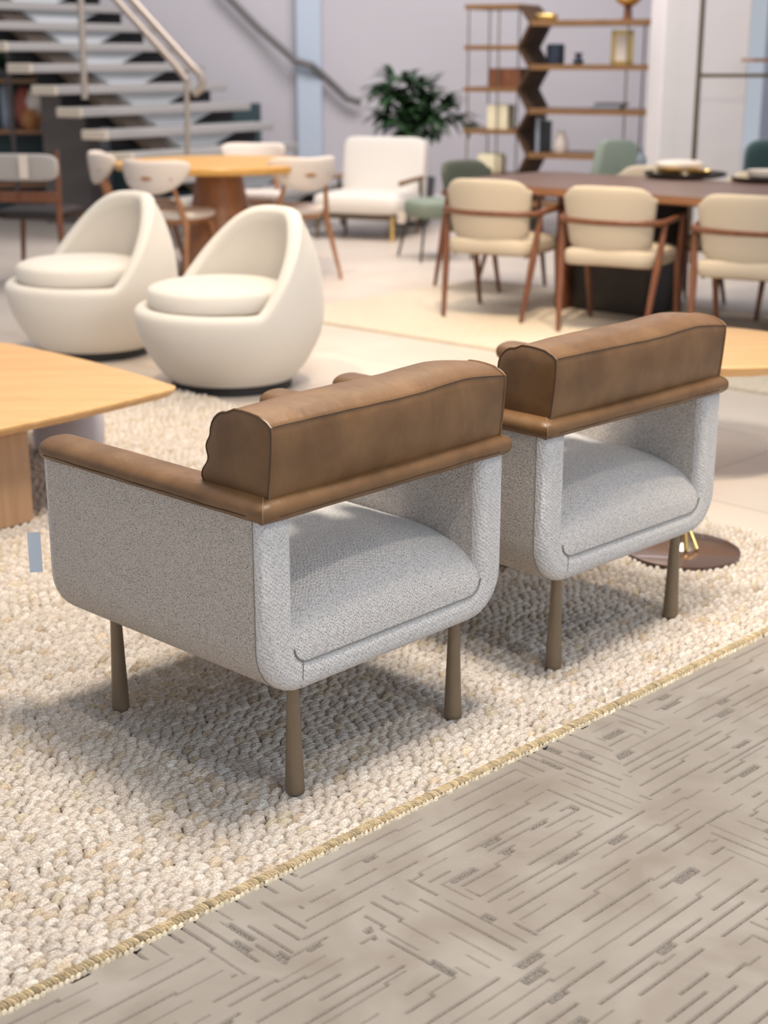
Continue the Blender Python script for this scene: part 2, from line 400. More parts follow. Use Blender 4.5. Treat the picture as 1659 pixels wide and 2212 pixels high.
# ------------------------------------------------------------------ chunky woven rug
def stitches(P, ANG, LEN, WID, HGT, TILT, COL, nu, nv, base):
    """vectorised yarn stitches; P (n,3) centres, returns verts, quads, colours"""
    u = np.linspace(-1, 1, nu); v = np.linspace(-1, 1, nv)
    U, V = np.meshgrid(u, v, indexing='ij'); U = U.ravel(); V = V.ravel()
    wv = np.sqrt(np.clip(1-np.abs(U)**2.0, 0.02, 1))
    hv = np.sqrt(np.clip(1-V**2, 0, 1))*np.clip(1-np.abs(U)**3, 0, 1)**.6
    hv = hv*(1+.24*np.cos(V*4*PI+U*1.8)) - .16
    x = U[None]*LEN[:, None]/2; y = V[None]*wv[None]*WID[:, None]/2; z = hv[None]*HGT[:, None] + TILT[:, None]*U[None]
    y = y + .10*WID[:, None]*np.sin(U[None]*2.4)
    c = np.cos(ANG)[:, None]; s = np.sin(ANG)[:, None]
    X = P[:, 0:1]+x*c-y*s; Yy = P[:, 1:2]+x*s+y*c; Zz = P[:, 2:3]+z
    co = np.stack([X, Yy, Zz], -1).reshape(-1, 3)
    i = np.arange(nu*nv).reshape(nu, nv)
    q = np.stack([i[:-1, :-1], i[1:, :-1], i[1:, 1:], i[:-1, 1:]], -1).reshape(-1, 4)
    Q = (q[None]+(np.arange(len(P))*nu*nv)[:, None, None]).reshape(-1, 4)+base
    col = np.repeat(COL, nu*nv, 0)
    return co, Q, col
def knit_rug(name, s0, s1, t1, mat, t0=0.):
    sp, tp = .0315, .0212
    ns = int((s1-s0)/sp); nt = int((t1-t0)/tp)
    I, J = np.meshgrid(np.arange(ns), np.arange(nt), indexing='ij')
    off = RS.rand(nt)*sp
    s_ = s0 + .01 + I*sp + off[J] + RS.normal(0, .0016, I.shape); t_ = t0 + .018 + J*tp + RS.normal(0, .0010, I.shape)
    s_ = s_.ravel(); t_ = t_.ravel()
    keep = (s_ < s1-.01); s_ = s_[keep]; t_ = t_[keep]
    n = len(s_)
    X = R0.x + s_*S45 - t_*S45; Y = R0.y + s_*S45 + t_*S45
    P = np.stack([X, Y, np.full(n, -.0135)+RS.normal(0, .0006, n)], -1)
    ang = PI/4 + math.radians(-15) + RS.normal(0, .11, n)
    LEN = .0385*(1+RS.normal(0, .10, n)); WID = .0205*(1+RS.normal(0, .10, n)); HG = .0165*(1+RS.normal(0, .14, n)); TI = .0026+RS.normal(0, .0006, n)
    k = RS.rand(n)
    base = np.array([.68, .625, .57])
    col = base[None]*(1+RS.normal(0, .05, (n, 1)))
    tan = np.array([.62, .53, .42]); wh = np.array([.74, .70, .65]); ol = np.array([.63, .57, .46])
    col = np.where((k < .07)[:, None], tan*(1+RS.normal(0, .1, (n, 1))), col)
    col = np.where((k > .80)[:, None], wh*(1+RS.normal(0, .04, (n, 1))), col)
    col = np.where(((k > .10) & (k < .13))[:, None], ol, col)
    col = np.clip(np.concatenate([col, np.ones((n, 1))], 1), 0, .9)
    near = (Y < 3.7)
    parts = []; base_i = 0
    for msk, nu, nv in ((near, 9, 13), (~near, 5, 5)):
        if msk.sum() == 0: continue
        r = stitches(P[msk], ang[msk], LEN[msk], WID[msk], HG[msk], TI[msk], col[msk], nu, nv, base_i); parts.append(r); base_i += len(r[0])
    # bound edge: short cross stitches over the border and a pale chain outside it
    for (es, pitch, L_, W_, H_, dt, da, c_) in ((s0, .0068, .028, .0066, .0075, .005, PI/2+.35, (.56, .46, .30)), (s0, .0115, .017, .0080, .006, -.009, .20, (.68, .62, .50))):
        ss = np.arange(s0, s1, pitch); m_ = len(ss); tt = np.full(m_, dt)+RS.normal(0, .0008, m_)
        PP = np.stack([R0.x+ss*S45-tt*S45, R0.y+ss*S45+tt*S45, np.full(m_, -.0085 if dt > 0 else -.0115)], -1)
        cc = np.clip(np.concatenate([np.array(c_)[None]*(1+RS.normal(0, .16, (m_, 1))), np.ones((m_, 1))], 1), 0, .9)
        r = stitches(PP, np.full(m_, PI/4+da)+RS.normal(0, .08, m_), np.full(m_, L_), np.full(m_, W_), np.full(m_, H_), np.zeros(m_), cc, 7, 5, base_i)
        parts.append(r); base_i += len(r[0])
    # backing
    bc = [(s0-.004, t0-.010), (s1, t0-.010), (s1, t1), (s0-.004, t1)]
    bv = [(R0.x+a*S45-b*S45, R0.y+a*S45+b*S45, z) for z in (-.0195, -.0125) for a, b in bc]
    bf = np.array([(0,3,2,1),(4,5,6,7),(0,1,5,4),(1,2,6,5),(2,3,7,6),(3,0,4,7)])+base_i
    parts.append((np.array(bv), bf, np.tile([[.16, .12, .08, 1]], (8, 1))))
    co = np.concatenate([p[0] for p in parts]); q = np.concatenate([p[1] for p in parts]); cl = np.concatenate([p[2] for p in parts])
    me = bpy.data.meshes.new(name); nf = len(q)
    me.vertices.add(len(co)); me.vertices.foreach_set('co', co.astype(np.float32).ravel())
    me.loops.add(nf*4); me.loops.foreach_set('vertex_index', q.astype(np.int32).ravel())
    me.polygons.add(nf); me.polygons.foreach_set('loop_start', np.arange(nf, dtype=np.int32)*4)
    me.polygons.foreach_set('use_smooth', np.ones(nf, bool)); me.update(calc_edges=True)
    ca = me.color_attributes.new('yarn', 'FLOAT_COLOR', 'POINT'); ca.data.foreach_set('color', cl.astype(np.float32).ravel())
    me.materials.append(mat)
    o = bpy.data.objects.new(name, me); C.objects.link(o); return o
def rug_mat():
    m, t, b = newmat('chunky_yarn'); N = t.nodes; L = t.links
    a = N.new('ShaderNodeAttribute'); a.attribute_name = 'yarn'
    tc = N.new('ShaderNodeTexCoord'); mp = N.new('ShaderNodeMapping'); mp.inputs['Rotation'].default_value = (0, 0, -math.radians(21)); mp.inputs['Scale'].default_value = (.22, 1, 1)
    L.new(tc.outputs['Object'], mp.inputs[0])
    n = N.new('ShaderNodeTexNoise'); n.inputs['Scale'].default_value = 330; n.inputs['Detail'].default_value = 2; L.new(mp.outputs[0], n.inputs[0])
    r = N.new('ShaderNodeValToRGB'); r.color_ramp.elements[0].position = .33; r.color_ramp.elements[1].position = .62
    r.color_ramp.elements[0].color = (.58, .48, .37, 1); r.color_ramp.elements[1].color = (1.0, 1, 1, 1); L.new(n.outputs[0], r.inputs[0])
    mx = N.new('ShaderNodeMixRGB'); mx.blend_type = 'MULTIPLY'; mx.inputs[0].default_value = .8; L.new(a.outputs['Color'], mx.inputs[1]); L.new(r.outputs[0], mx.inputs[2])
    L.new(mx.outputs[0], b.inputs['Base Color']); b.inputs['Roughness'].default_value = .85; b.inputs['Specular IOR Level'].default_value = .2
    bp = N.new('ShaderNodeBump'); bp.inputs['Strength'].default_value = .7; bp.inputs['Distance'].default_value = .0016; L.new(n.outputs[0], bp.inputs['Height']); L.new(bp.outputs[0], b.inputs['Normal'])
    return m
RUGM = rug_mat()
rug = knit_rug('woven_rug', -.55, 2.98, 3.9, RUGM)
tag(rug, 'chunky cream braided rug with khaki bound edge under the two armchairs', 'rug')

def flat_rug(name, corners, col, label, th=.014):
    m = plain(name+'_pile', col, .95, bump=.8, bscale=90, vary=.12, vscale=60)
    mb = MB(); mb.loft([[(*c, FL+.001) for c in corners], [(*c, FL+th) for c in corners]])
    return tag(mb.obj(name, m, smooth=False), label, 'rug')
c0 = at(575, 680).xy
E1 = Vector((.742, -.670)); E2 = Vector((.70, .714))
flat_rug('dining_rug', [c0, c0+E1*5.2, c0+E1*5.2+E2*1.9, c0+E2*1.9], (.60, .52, .41), 'flat pale yellow-beige rug under the long dark dining table')

# ------------------------------------------------------------------ armchairs
LU, LV = .490, .575               # leg spacing
def armchair():
    ox, oy = LU/2, LV/2
    t = thing('armchair', 'nearer grey tweed armchair with brown leather back cushion, pale card at its front arm', 'armchair')
    u0, u1, v0, v1 = -.106-ox, .612-ox, -.040-oy, .672-oy     # body
    zb, zt = .232, .600; TH = .082; TB = .066; RO = .105; RI = .045
    # U shaped shell section (x, z)
    def usec(u0_, u1_, zb_, th, tb, ro, ri, zt_):
        P = []
        P.append((u0_, zt_)); 
        for k in range(9):
            a = PI + PI/2*k/8; P.append((u0_+ro+ro*math.cos(a), zb_+ro+ro*math.sin(a)))
        for k in range(9):
            a = 1.5*PI + PI/2*k/8; P.append((u1_-ro+ro*math.cos(a), zb_+ro+ro*math.sin(a)))
        P.append((u1_, zt_)); P.append((u1_-th, zt_))
        for k in range(7):
            a = 0 - PI/2*k/6; P.append((u1_-th-ri+ri*math.cos(a), zb_+tb+ri+ri*math.sin(a)))
        for k in range(7):
            a = -PI/2 - PI/2*k/6; P.append((u0_+th+ri+ri*math.cos(a), zb_+tb+ri+ri*math.sin(a)))
        P.append((u0_+th, zt_))
        return P
    sec = usec(u0, u1, zb, TH, TB, RO, RI, zt)
    # profile across the thickness rounds over at back and front
    def inset(P, d):
        n = len(P); out = []
        for i in range(n):
            a = Vector(P[i-1]); b = Vector(P[i]); c = Vector(P[(i+1) % n])
            e1 = (b-a).normalized(); e2 = (c-b).normalized(); nn = Vector((-(e1.y+e2.y), e1.x+e2.x))
            if nn.length < 1e-6: nn = Vector((-e1.y, e1.x))
            nn.normalize(); k = 1/max(.45, nn.dot(Vector((-e1.y, e1.x))))
            out.append((b.x+nn.x*d*k, b.y+nn.y*d*k))
        return out
    def orient(P):
        A_ = sum(P[i-1][0]*P[i][1]-P[i][0]*P[i-1][1] for i in range(len(P)))
        return P if A_ > 0 else P[::-1]
    sec = orient(sec)
    r_ = .026; rings = []
    for k in range(6):
        a = PI/2*k/5; rings.append(([(x, v0+r_*(1-math.sin(a)), z) for x, z in inset(sec, r_*(1-math.cos(PI/2-a)) if False else r_*(1-math.sin(a)) if False else r_*(1-math.sin(PI/2*k/5)))]))
    # build the quarter round properly
    rings = []
    for k in range(7):
        a = PI/2*k/6; d = r_*(1-math.sin(a)); y = v0 + r_*(1-math.cos(a)); rings.append([(x, y, z) for x, z in inset(sec, d)])
    side = [[(x, lerp(v0+r_, v1-r_, k/6), z) for x, z in sec] for k in range(7)]
    fr = []
    for k in range(7):
        a = PI/2*k/6; d = r_*(1-math.cos(a)); y = v1 - r_ + r_*math.sin(a); fr.append([(x, y, z) for x, z in inset(sec, d)])
    MB().loft(side, caps=False).obj('side_shell', 'tweed', t, ang=60)
    e = MB(); e.loft(rings, caps=False)
    e.add(rings[0], [tuple(range(len(sec)))]); b_o = e.obj('back_border', 'tweed_edge', t, ang=60)
    e = MB(); e.loft(fr, caps=False); e.add(fr[-1], [tuple(range(len(sec)))]); e.obj('front_border', 'tweed_edge', t, ang=60)
    # seams round the border and one short seam at the lower corner
    m = MB(); k0 = None
    outer = [p for p in usec(u0-.0006, u1+.0006, zb-.0006, TH, TB, RO+.0006, RI, zt)][:20]
    m.tube([(x, v0+r_+.001, z) for x, z in outer], .0009, 6)
    m.obj('seam', 'seamgapgrey', b_o)
    # seat cushion
    cu0, cu1 = u0+TH-.004, u1-TH+.004
    prof = []
    zs0, zs1 = .290, .452
    for k in range(24):      # rear bottom -> over top -> front bottom
        f = k/23
    def seat_pt(a_, w_):     # a_ along profile 0..1 , w_ across -1..1
        crown = (1-abs(w_)**2.4)
        top = zs1 - .035 + .052*crown
        yb, yf = v0+.004, v1-.01
        if a_ < .42:
            q = a_/.42; ang = PI/2*q
            ry = .20; rz = top-zs0-.012
            y = yb - .006*math.sin(PI*q)*crown + ry*(1-math.cos(ang))**1.15; z = zs0 + rz*math.sin(ang)**.85 + .012*q
        elif a_ < .80:
            q = (a_-.42)/.38; y = lerp(yb+.20, yf-.08, q); z = top + .010*math.sin(PI*q)*crown
        else:
            q = (a_-.80)/.20; ang = PI/2*q; y = yf-.08+.08*math.sin(ang); z = zs0 + (top-zs0)*math.cos(ang)**.8
        return y, z
    NA, NW = 44, 26; rings = []
    for i in range(NA+1):
        row = []
        for j in range(NW+1):
            w_ = -1+2*j/NW
            y, z = seat_pt(i/NA, w_*.999)
            row.append((lerp(cu0, cu1, (w_+1)/2), y, z))
        rings.append(row)
    s = MB(); vs = [p for r in rings for p in r]; fs = []
    for i in range(NA):
        for j in range(NW):
            a = i*(NW+1)+j; fs.append((a, a+1, a+NW+2, a+NW+1))
    fs.append(tuple(range(0, NW+1))[::-1] + tuple(range(NA*(NW+1), NA*(NW+1)+NW+1)))
    fs.append(tuple(i*(NW+1) for i in range(NA+1))); fs.append(tuple(i*(NW+1)+NW for i in range(NA, -1, -1)))
    s.add(vs, fs); seat = s.obj('seat_cushion', 'tweed_seat', t, ang=70)
    m = MB(); m.tube([(cu0+.036-.036*math.sin(q), v0+.003, zs0+.040-.036*math.cos(q)) for q in (1.5, 1.1, .7, .3, 0)]+[(x, v0+.003, zs0+.004) for x in np.linspace(cu0+.05, cu1-.05, 10)]+[(cu1-.036+.036*math.sin(q), v0+.003, zs0+.040-.036*math.cos(q)) for q in (0, .3, .7, 1.1, 1.5)], .0016, 8)  # grey tube draws the shadow gap between seat cushion and border
    m.obj('shade_gap_line', 'seamgapgrey', seat)
    MB().tube([(u0+.098, v0-.0004, zb+.066), (u0+.096, v0-.0004, zb+.030), (u0+.096, v0+.004, zb+.012), (u0+.097, v0+.022, zb+.002)], .0008, 6).obj('seam', 'seamgapgrey', b_o)
    # leather rail in a U: section in (out, z)
    RW, Z0, Z1 = .100, .590, .642
    def rsec():
        P = []
        for k in range(28):
            a = 2*PI*k/28; c, s_ = math.cos(a), math.sin(a)
            x = math.copysign(abs(c)**.85, c)*RW/2; z = math.copysign(abs(s_)**.80, s_)*(Z1-Z0)/2
            if s_ > 0: z *= 1.0
            P.append((x, z))
        return P
    rs = rsec(); zc = (Z0+Z1)/2
    xo0, xo1, yo, yf = -.115-ox, .622-ox, -.051-oy, .684-oy
    path = [(xo0+RW/2, yf, 0, 1)]
    cx0, cx1, cy = xo0+RW/2, xo1-RW/2, yo+RW/2
    rc = .004
    mb = MB(); rings = []
    def ring(c, out, sc=1., kz=1.):
        return [(c[0]+out[0]*x*sc, c[1]+out[1]*x*sc, zc+z*kz) for x, z in rs]
    L_ = Vector((-1, 0)); Bk = Vector((0, -1)); Rt = Vector((1, 0))
    def seg(c, out, n, fs_): pass
    for q in (0, .5, .8, 1): rings.append(ring((cx0, yf-.030*(1-math.sin(PI/2*q))**1.0*0 - .028*(q) + .0), L_, .35+.65*math.sin(PI/2*q), .30+.70*math.sin(PI/2*q)))
    for q in np.linspace(.06, .94, 8): rings.append(ring((cx0, lerp(yf-.03, cy, q)), L_, 1+.012*math.sin(q*31), 1+.02*math.sin(q*23)))
    for a in (0, .25, .5, .75, 1):
        d = (L_*math.cos(a*PI/2)+Bk*math.sin(a*PI/2)); k = 1/max(abs(d.x), abs(d.y))
        rings.append(ring((cx0, cy), d*lerp(k, 1, .22), 1, 1))
    for q in np.linspace(.05, .95, 12): rings.append(ring((lerp(cx0, cx1, q), cy), Bk, 1+.015*math.sin(q*27), 1+.03*math.sin(q*19)))
    for a in (0, .25, .5, .75, 1):
        d = (Bk*math.cos(a*PI/2)+Rt*math.sin(a*PI/2)); k = 1/max(abs(d.x), abs(d.y))
        rings.append(ring((cx1, cy), d*lerp(k, 1, .22), 1, 1))
    for q in np.linspace(.06, .94, 8): rings.append(ring((cx1, lerp(cy, yf-.03, q)), Rt, 1+.012*math.sin(q*29), 1+.02*math.sin(q*21)))
    for q in (1, .8, .5, 0): rings.append(ring((cx1, yf-.028*q), Rt, .35+.65*math.sin(PI/2*q), .30+.70*math.sin(PI/2*q)))
    mb.loft(rings); rail = mb.obj('leather_rail', 'leather', t, ang=50)
    # horizontal stitch line along the lower third and mitre seams at the rear corners
    zl = zc-.0075; e_ = RW/2*.992
    def wob(i): return .0012*math.sin(i*1.9)
    pts = [(cx0-e_, lerp(yf-.04, cy, q), zl+wob(i)) for i, q in enumerate(np.linspace(0, 1, 12))]
    pts += [(cx0-e_*.80*1.0, cy-e_*.80, zl)]
    pts2 = [(lerp(cx0, cx1, q), cy-e_, zl+wob(i)) for i, q in enumerate(np.linspace(0, 1, 14))] + [(cx1+e_*.80, cy-e_*.80, zl)]
    pts3 = [(cx1+e_, lerp(cy, yf-.04, q), zl+wob(i)) for i, q in enumerate(np.linspace(0, 1, 12))]
    MB().tube(pts+pts2+pts3, .0008, 6).obj('stitching', 'thread', rail)
    for cxx, sg in ((cx0, -1), (cx1, 1)):
        P = []; m = MB()
        for k in range(0, 15):
            a = PI/2*1.15 - PI*1.05*k/14; c, s_ = math.cos(a), math.sin(a)
            x = math.copysign(abs(c)**.85, c)*RW/2; z = math.copysign(abs(s_)**.80, s_)*(Z1-Z0)/2
            kk = lerp(1.4142, 1, .22)
            P.append((cxx+sg*S45*x*kk*1.006, cy-S45*x*kk*1.006, zc+z*1.03))
        m.tube(P, .0009, 6).obj('mitre_seam', 'thread2', rail)
    # back cushion: loft along x of a section in (y, z)
    bu0, bu1 = -.078-ox, .600-ox
    def csec(f):             # f 0..1 along x
        b = math.sin(PI*f)**.6
        lean = -.012
        yb = -.028-oy; z0 = Z1-.006; zt_ = .780 - .010*f + .004*b + .012*math.exp(-((f-.80)/.16)**2) 
        yfb = .156-oy+.02*b; yft = .128-oy+.02*b
        P = [(yb, z0)]
        for q in (.15, .35, .55, .75, .92): P.append((yb-.012*b*math.sin(PI*q)+lean*q, lerp(z0, zt_-.012, q)))
        P += [(yb+lean+.001, zt_-.004), (yb+lean+.010, zt_+.003)]
        for q in (.2, .4, .6, .8): P.append((lerp(yb+lean+.01, yft-.05, q), zt_+.003+(.012+.006*b)*math.sin(PI*(.12+q*.6))))
        for k in range(7):
            a = PI/2-PI/2*k/6; P.append((yft-.050+.050*math.cos(a), zt_-.045+.051*math.sin(a)))
        for q in (.08, .16, .24, .32, .40, .48, .56, .64, .72, .80, .88, .95):
            P.append((lerp(yft, yfb, q) + (.006*math.sin(q*8.5) + .003*math.sin(f*41+q*6))*math.sin(PI*q) , lerp(zt_-.045, z0+.01, q)))
        P += [(yfb-.006, z0), (lerp(yb, yfb, .5), z0-.002)]
        return P
    NF = 44; rings = [[(lerp(bu0, bu1, i/NF), y + .0008*math.sin(i*1.1+z*40), z) for y, z in csec(.02+.96*i/NF)] for i in range(NF+1)]
    def shrink(R, k, dx):
        cy_ = sum(p[1] for p in R)/len(R); cz_ = sum(p[2] for p in R)/len(R)
        return [(p[0]+dx, cy_+(p[1]-cy_)*k, cz_+(p[2]-cz_)*k) for p in R]
    rings = [shrink(rings[0], .55, -.004), shrink(rings[0], .93, -.003)] + rings + [shrink(rings[-1], .93, .004), shrink(rings[-1], .55, .006)]
    cu = MB().loft(rings).obj('back_cushion', 'leather', t, ang=55)
    A0 = rings[2]; A1 = rings[-3]
    m = MB()
    m.tube([A0[i] for i in range(0, 33)], .0026, 8).obj('end_piping', 'leather', cu); MB().tube([A1[i] for i in range(0, 33)], .0028, 8).obj('end_piping', 'leather', cu)
    m = MB(); m.tube([(p[0]-.0022, p[1]-.0006, p[2]) for p in A0[0:33]], .0009, 6)
    m.tube([(R[6][0], R[6][1]-.0004, R[6][2]+.0004) for R in rings[2:-2]], .0008, 6)
    m.obj('seam', 'thread', cu)
    # puffed tufts of the cushion front
    m = MB()
    for x_ in (.275, .43):
        m.pillow((x_-ox, .190-oy, .692), .062, .055, .042, .8, .8, 20, 12)
    m.obj('front_pad', 'leather', cu, ang=60)
    # legs
    for x in (-ox, ox):
        for y in (-oy, oy):
            MB().lathe([(.0195, .0), (.0205, .002), (.0200, .01), (.0155, .14), (.0122, .24)], (x, y, 0), 24).obj('leg', 'taupe', t, ang=40)
    return t
def place_chair(t, bx, by, bz_deg):
    a = math.radians(bz_deg); U = Vector((math.cos(a), math.sin(a), 0)); V = Vector((-math.sin(a), math.cos(a), 0))
    B = at(bx, by, 0.)
    t.location = Vector((B.x, B.y, 0)) + U*LU/2 + V*LV/2; t.rotation_euler = (0, 0, a)
ch = armchair(); ch['group'] = 'leather backed armchairs'
ch2 = dup(ch, (0, 0, 0), 0, 'farther grey tweed armchair with brown leather back cushion, beside the bronze disc base')
place_chair(ch, 637, 1709, 46.8); place_chair(ch2, 1195, 1441, 44.6)
# card on the front of the near arm
tg = MB().box((-.014, .0, -.046), (.014, .0012, .046)); tgo = tg.obj('price_tag', 'tag', smooth=False)
p = at(76, 1188, .44); ch_l = ch.location
a = math.radians(46.8); U_ = Vector((math.cos(a), math.sin(a), 0)); V_ = Vector((-math.sin(a), math.cos(a), 0))
tgo.location = Vector((ch_l.x, ch_l.y, .385)) + U_*(-.374) + V_*(.392); tgo.rotation_euler = (0, 0, .2)
tag(tgo, 'small pale card tag hanging at the front of the nearer armchair arm', 'tag')

# ------------------------------------------------------------------ swivel chairs
def swivel():
    t = thing('swivel_chair', 'nearer cream egg-shaped swivel chair on a black plinth', 'armchair', group='cream swivel chairs')
    MB().lathe([(.27, 0), (.275, .004), (.275, .05), (.26, .055)], n=56).obj('base', 'black', t, ang=40)
    n = 96; rings = []
    ZR, ZT = .375, .79
    def rout(z):
        if z < .36: q = (z-.045)/(.36-.045); return .285 + .145*math.sin(PI/2*max(0, q)**.85)
        q = (z-.36)/(.80-.36); return .430 - .125*q**2.2
    def rim(ph):
        c = math.cos(ph); return ZR + (ZT-ZR)*(lambda q: math.sin(PI/2*min(1., q*q/(q+.06)*1.05))**1.0)(max(0., (c+.22)/1.22))
    cols = []
    for k in range(n):
        ph = 2*PI*k/n; h = rim(ph); P = []
        for i in range(15):
            z = lerp(.045, h-.03, (i/14)); P.append((rout(z), z))
        ro = rout(h-.03); th = .075
        for i in range(1, 8):
            a = PI*i/8; P.append((ro-th/2+th/2*math.cos(a), h-.03+.034*math.sin(a)))
        for i in range(10):
            z = lerp(h-.03, .33, i/9); P.append((min(rout(z), ro+.2)-th - (.0 if i else 0), z))
        P.append((.02, .33))
        cols.append([(r*math.cos(ph) + .0, r*math.sin(ph), z) for r, z in P])
    m = MB(); L_ = len(cols[0]); vs = [p for c in cols for p in c]; fs = []
    for k in range(n):
        a = k*L_; b = ((k+1) % n)*L_
        for i in range(L_-1): fs.append((a+i, b+i, b+i+1, a+i+1))
    m.add(vs, fs); m.add([c[0] for c in cols], [tuple(range(n))])
    m.obj('shell', 'fabwhite', t, ang=80)
    def cut(p): return Vector((p.x if p.x < .30 else .30+(p.x-.30)*.5, p.y, p.z + .012*(1-min(1, (p.x**2+p.y**2)/.1))))
    MB().pillow((-.055, 0, .415), .315, .315, .062, .42, .92, 56, 18, cut).obj('seat_cushion', 'fabwhite', t, ang=80)
    return t
s1 = swivel(); s1.location = (-.70, 6.68, FL); s1.rotation_euler = (0, 0, math.radians(36))
s2 = dup(s1, (-1.475, 7.47, FL), math.radians(38), 'farther cream egg-shaped swivel chair, left of its twin')

# ------------------------------------------------------------------ oak coffee table (left)
tc_ = thing('coffee_table', 'light oak coffee table with curved sides and rounded corner, cut by the left frame edge', 'table', (0, 0, 0))
ZT_ = .36
ct = Vector((at(388, 848, ZT_-.02).x, at(388, 848, ZT_-.02).y))
nd = (at(0, 932, ZT_-.02).xy - ct); nd.normalize()
fd = (at(60, 752, ZT_).xy - ct); fd.normalize()
print('coffee dirs', math.degrees(math.atan2(nd.y, nd.x)), math.degrees(math.atan2(fd.y, fd.x)))
Lt = 1.15
poly = []
cor = [ct, ct+nd*Lt, ct+(nd+fd)*Lt, ct+fd*Lt]
cen = (cor[0]+cor[2])/2
for i in range(4):
    a, b = cor[i], cor[(i+1) % 4]; nrm = ((a+b)/2-cen).normalized()
    for k in range(14):
        q = .02+.96*k/13; p = a+(b-a)*q + nrm*(.035*math.sin(PI*q)); poly.append((p.x, p.y))
mb = MB()
mid = lambda k: [(cen.x+(x-cen.x)*k, cen.y+(y-cen.y)*k) for x, y in poly]
mb.loft([[(*p, ZT_-.032) for p in mid(.965)], [(*p, ZT_-.012) for p in mid(.998)], [(*p, ZT_-.004) for p in mid(1.)], [(*p, ZT_) for p in mid(.994)]])
mb.obj('tabletop', 'oak', tc_, ang=25)
f1 = at(75, 1138); f0 = at(-60, 1178)
def slab(p, q, th, z0, z1, name, mat, parent):
    p = Vector(p[:2]); q = Vector(q[:2]); d = (q-p).normalized(); nn = Vector((-d.y, d.x))*th
    P = [p, q, q+nn, p+nn]; return MB().loft([[(*v, z0) for v in P], [(*v, z1) for v in P]]).obj(name, mat, parent, smooth=False, bevel=.003)
slab(f1, Vector(f1)-nd.to_3d()*-.45, -.05, 0.0, ZT_-.03, 'leg', 'oakside', tc_)
g1 = cen + (ct-cen)*.42 + fd*.20
slab(g1, g1+nd*.35, .05, 0.0, ZT_-.03, 'leg', 'oakside', tc_)

# pale low rounded form beyond the coffee table
pc = at(150, 1000); 
pf = MB().pillow((0, 0, .10), .13, .13, .10, .35, .8, 36, 14).obj('rounded_form', 'lavender'); pf.location = (pc.x-.02, pc.y+.12, 0.0)
tag(pf, 'low pale lavender rounded form on the rug behind the near armchair rail', 'rounded_form')

# ------------------------------------------------------------------ side table with disc base
ds = thing('side_table', 'side table with wide dark bronze disc base on the cream rug behind the farther armchair', 'table', (*at(1474, 1192, 0.).xy, 0))
R_ = (at(1597, 1192, 0.).x-at(1352, 1192, 0.).x)/2
MB().lathe([(R_-.004, .001), (R_, .004), (R_, .009), (R_-.006, .012), (.05, .016)], n=64).obj('base', 'discbronze', ds, ang=40)
MB().lathe([(.045, .014), (.022, .035), (.014, .08), (.013, .42)], n=28).obj('stem', 'steel', ds)
m = MB()
for k in range(3):
    a = -2.3+k*.75; m.tube([(math.cos(a)*.02, math.sin(a)*.02, .075), (math.cos(a)*.05, math.sin(a)*.05, .022)], .007, 10)
m.obj('stem_glints', 'gold', ds)  # gold rods stand in for reflections at the stem
MB().lathe([(.07, .42), (.075, .425), (.075, .432), (.07, .435)], n=48).obj('tabletop', 'discbronze', ds, ang=40)

# ------------------------------------------------------------------ round oak coffee table (right)
rc_ = at(1530, 748, .42)
rt = thing('round_coffee_table', 'round light oak coffee table partly hidden behind the farther armchair', 'table', (rc_.x, rc_.y, FL))
RR = .40
MB().lathe([(RR-.03, .405), (RR-.004, .43), (RR, .436), (RR, .440), (RR-.004, .444)], n=72).obj('tabletop', 'oak', rt, ang=30)
MB().lathe([(.034, .014), (.034, .03), (.03, .05), (.03, .38), (.10, .405)], n=40).obj('pedestal', 'oakside', rt)

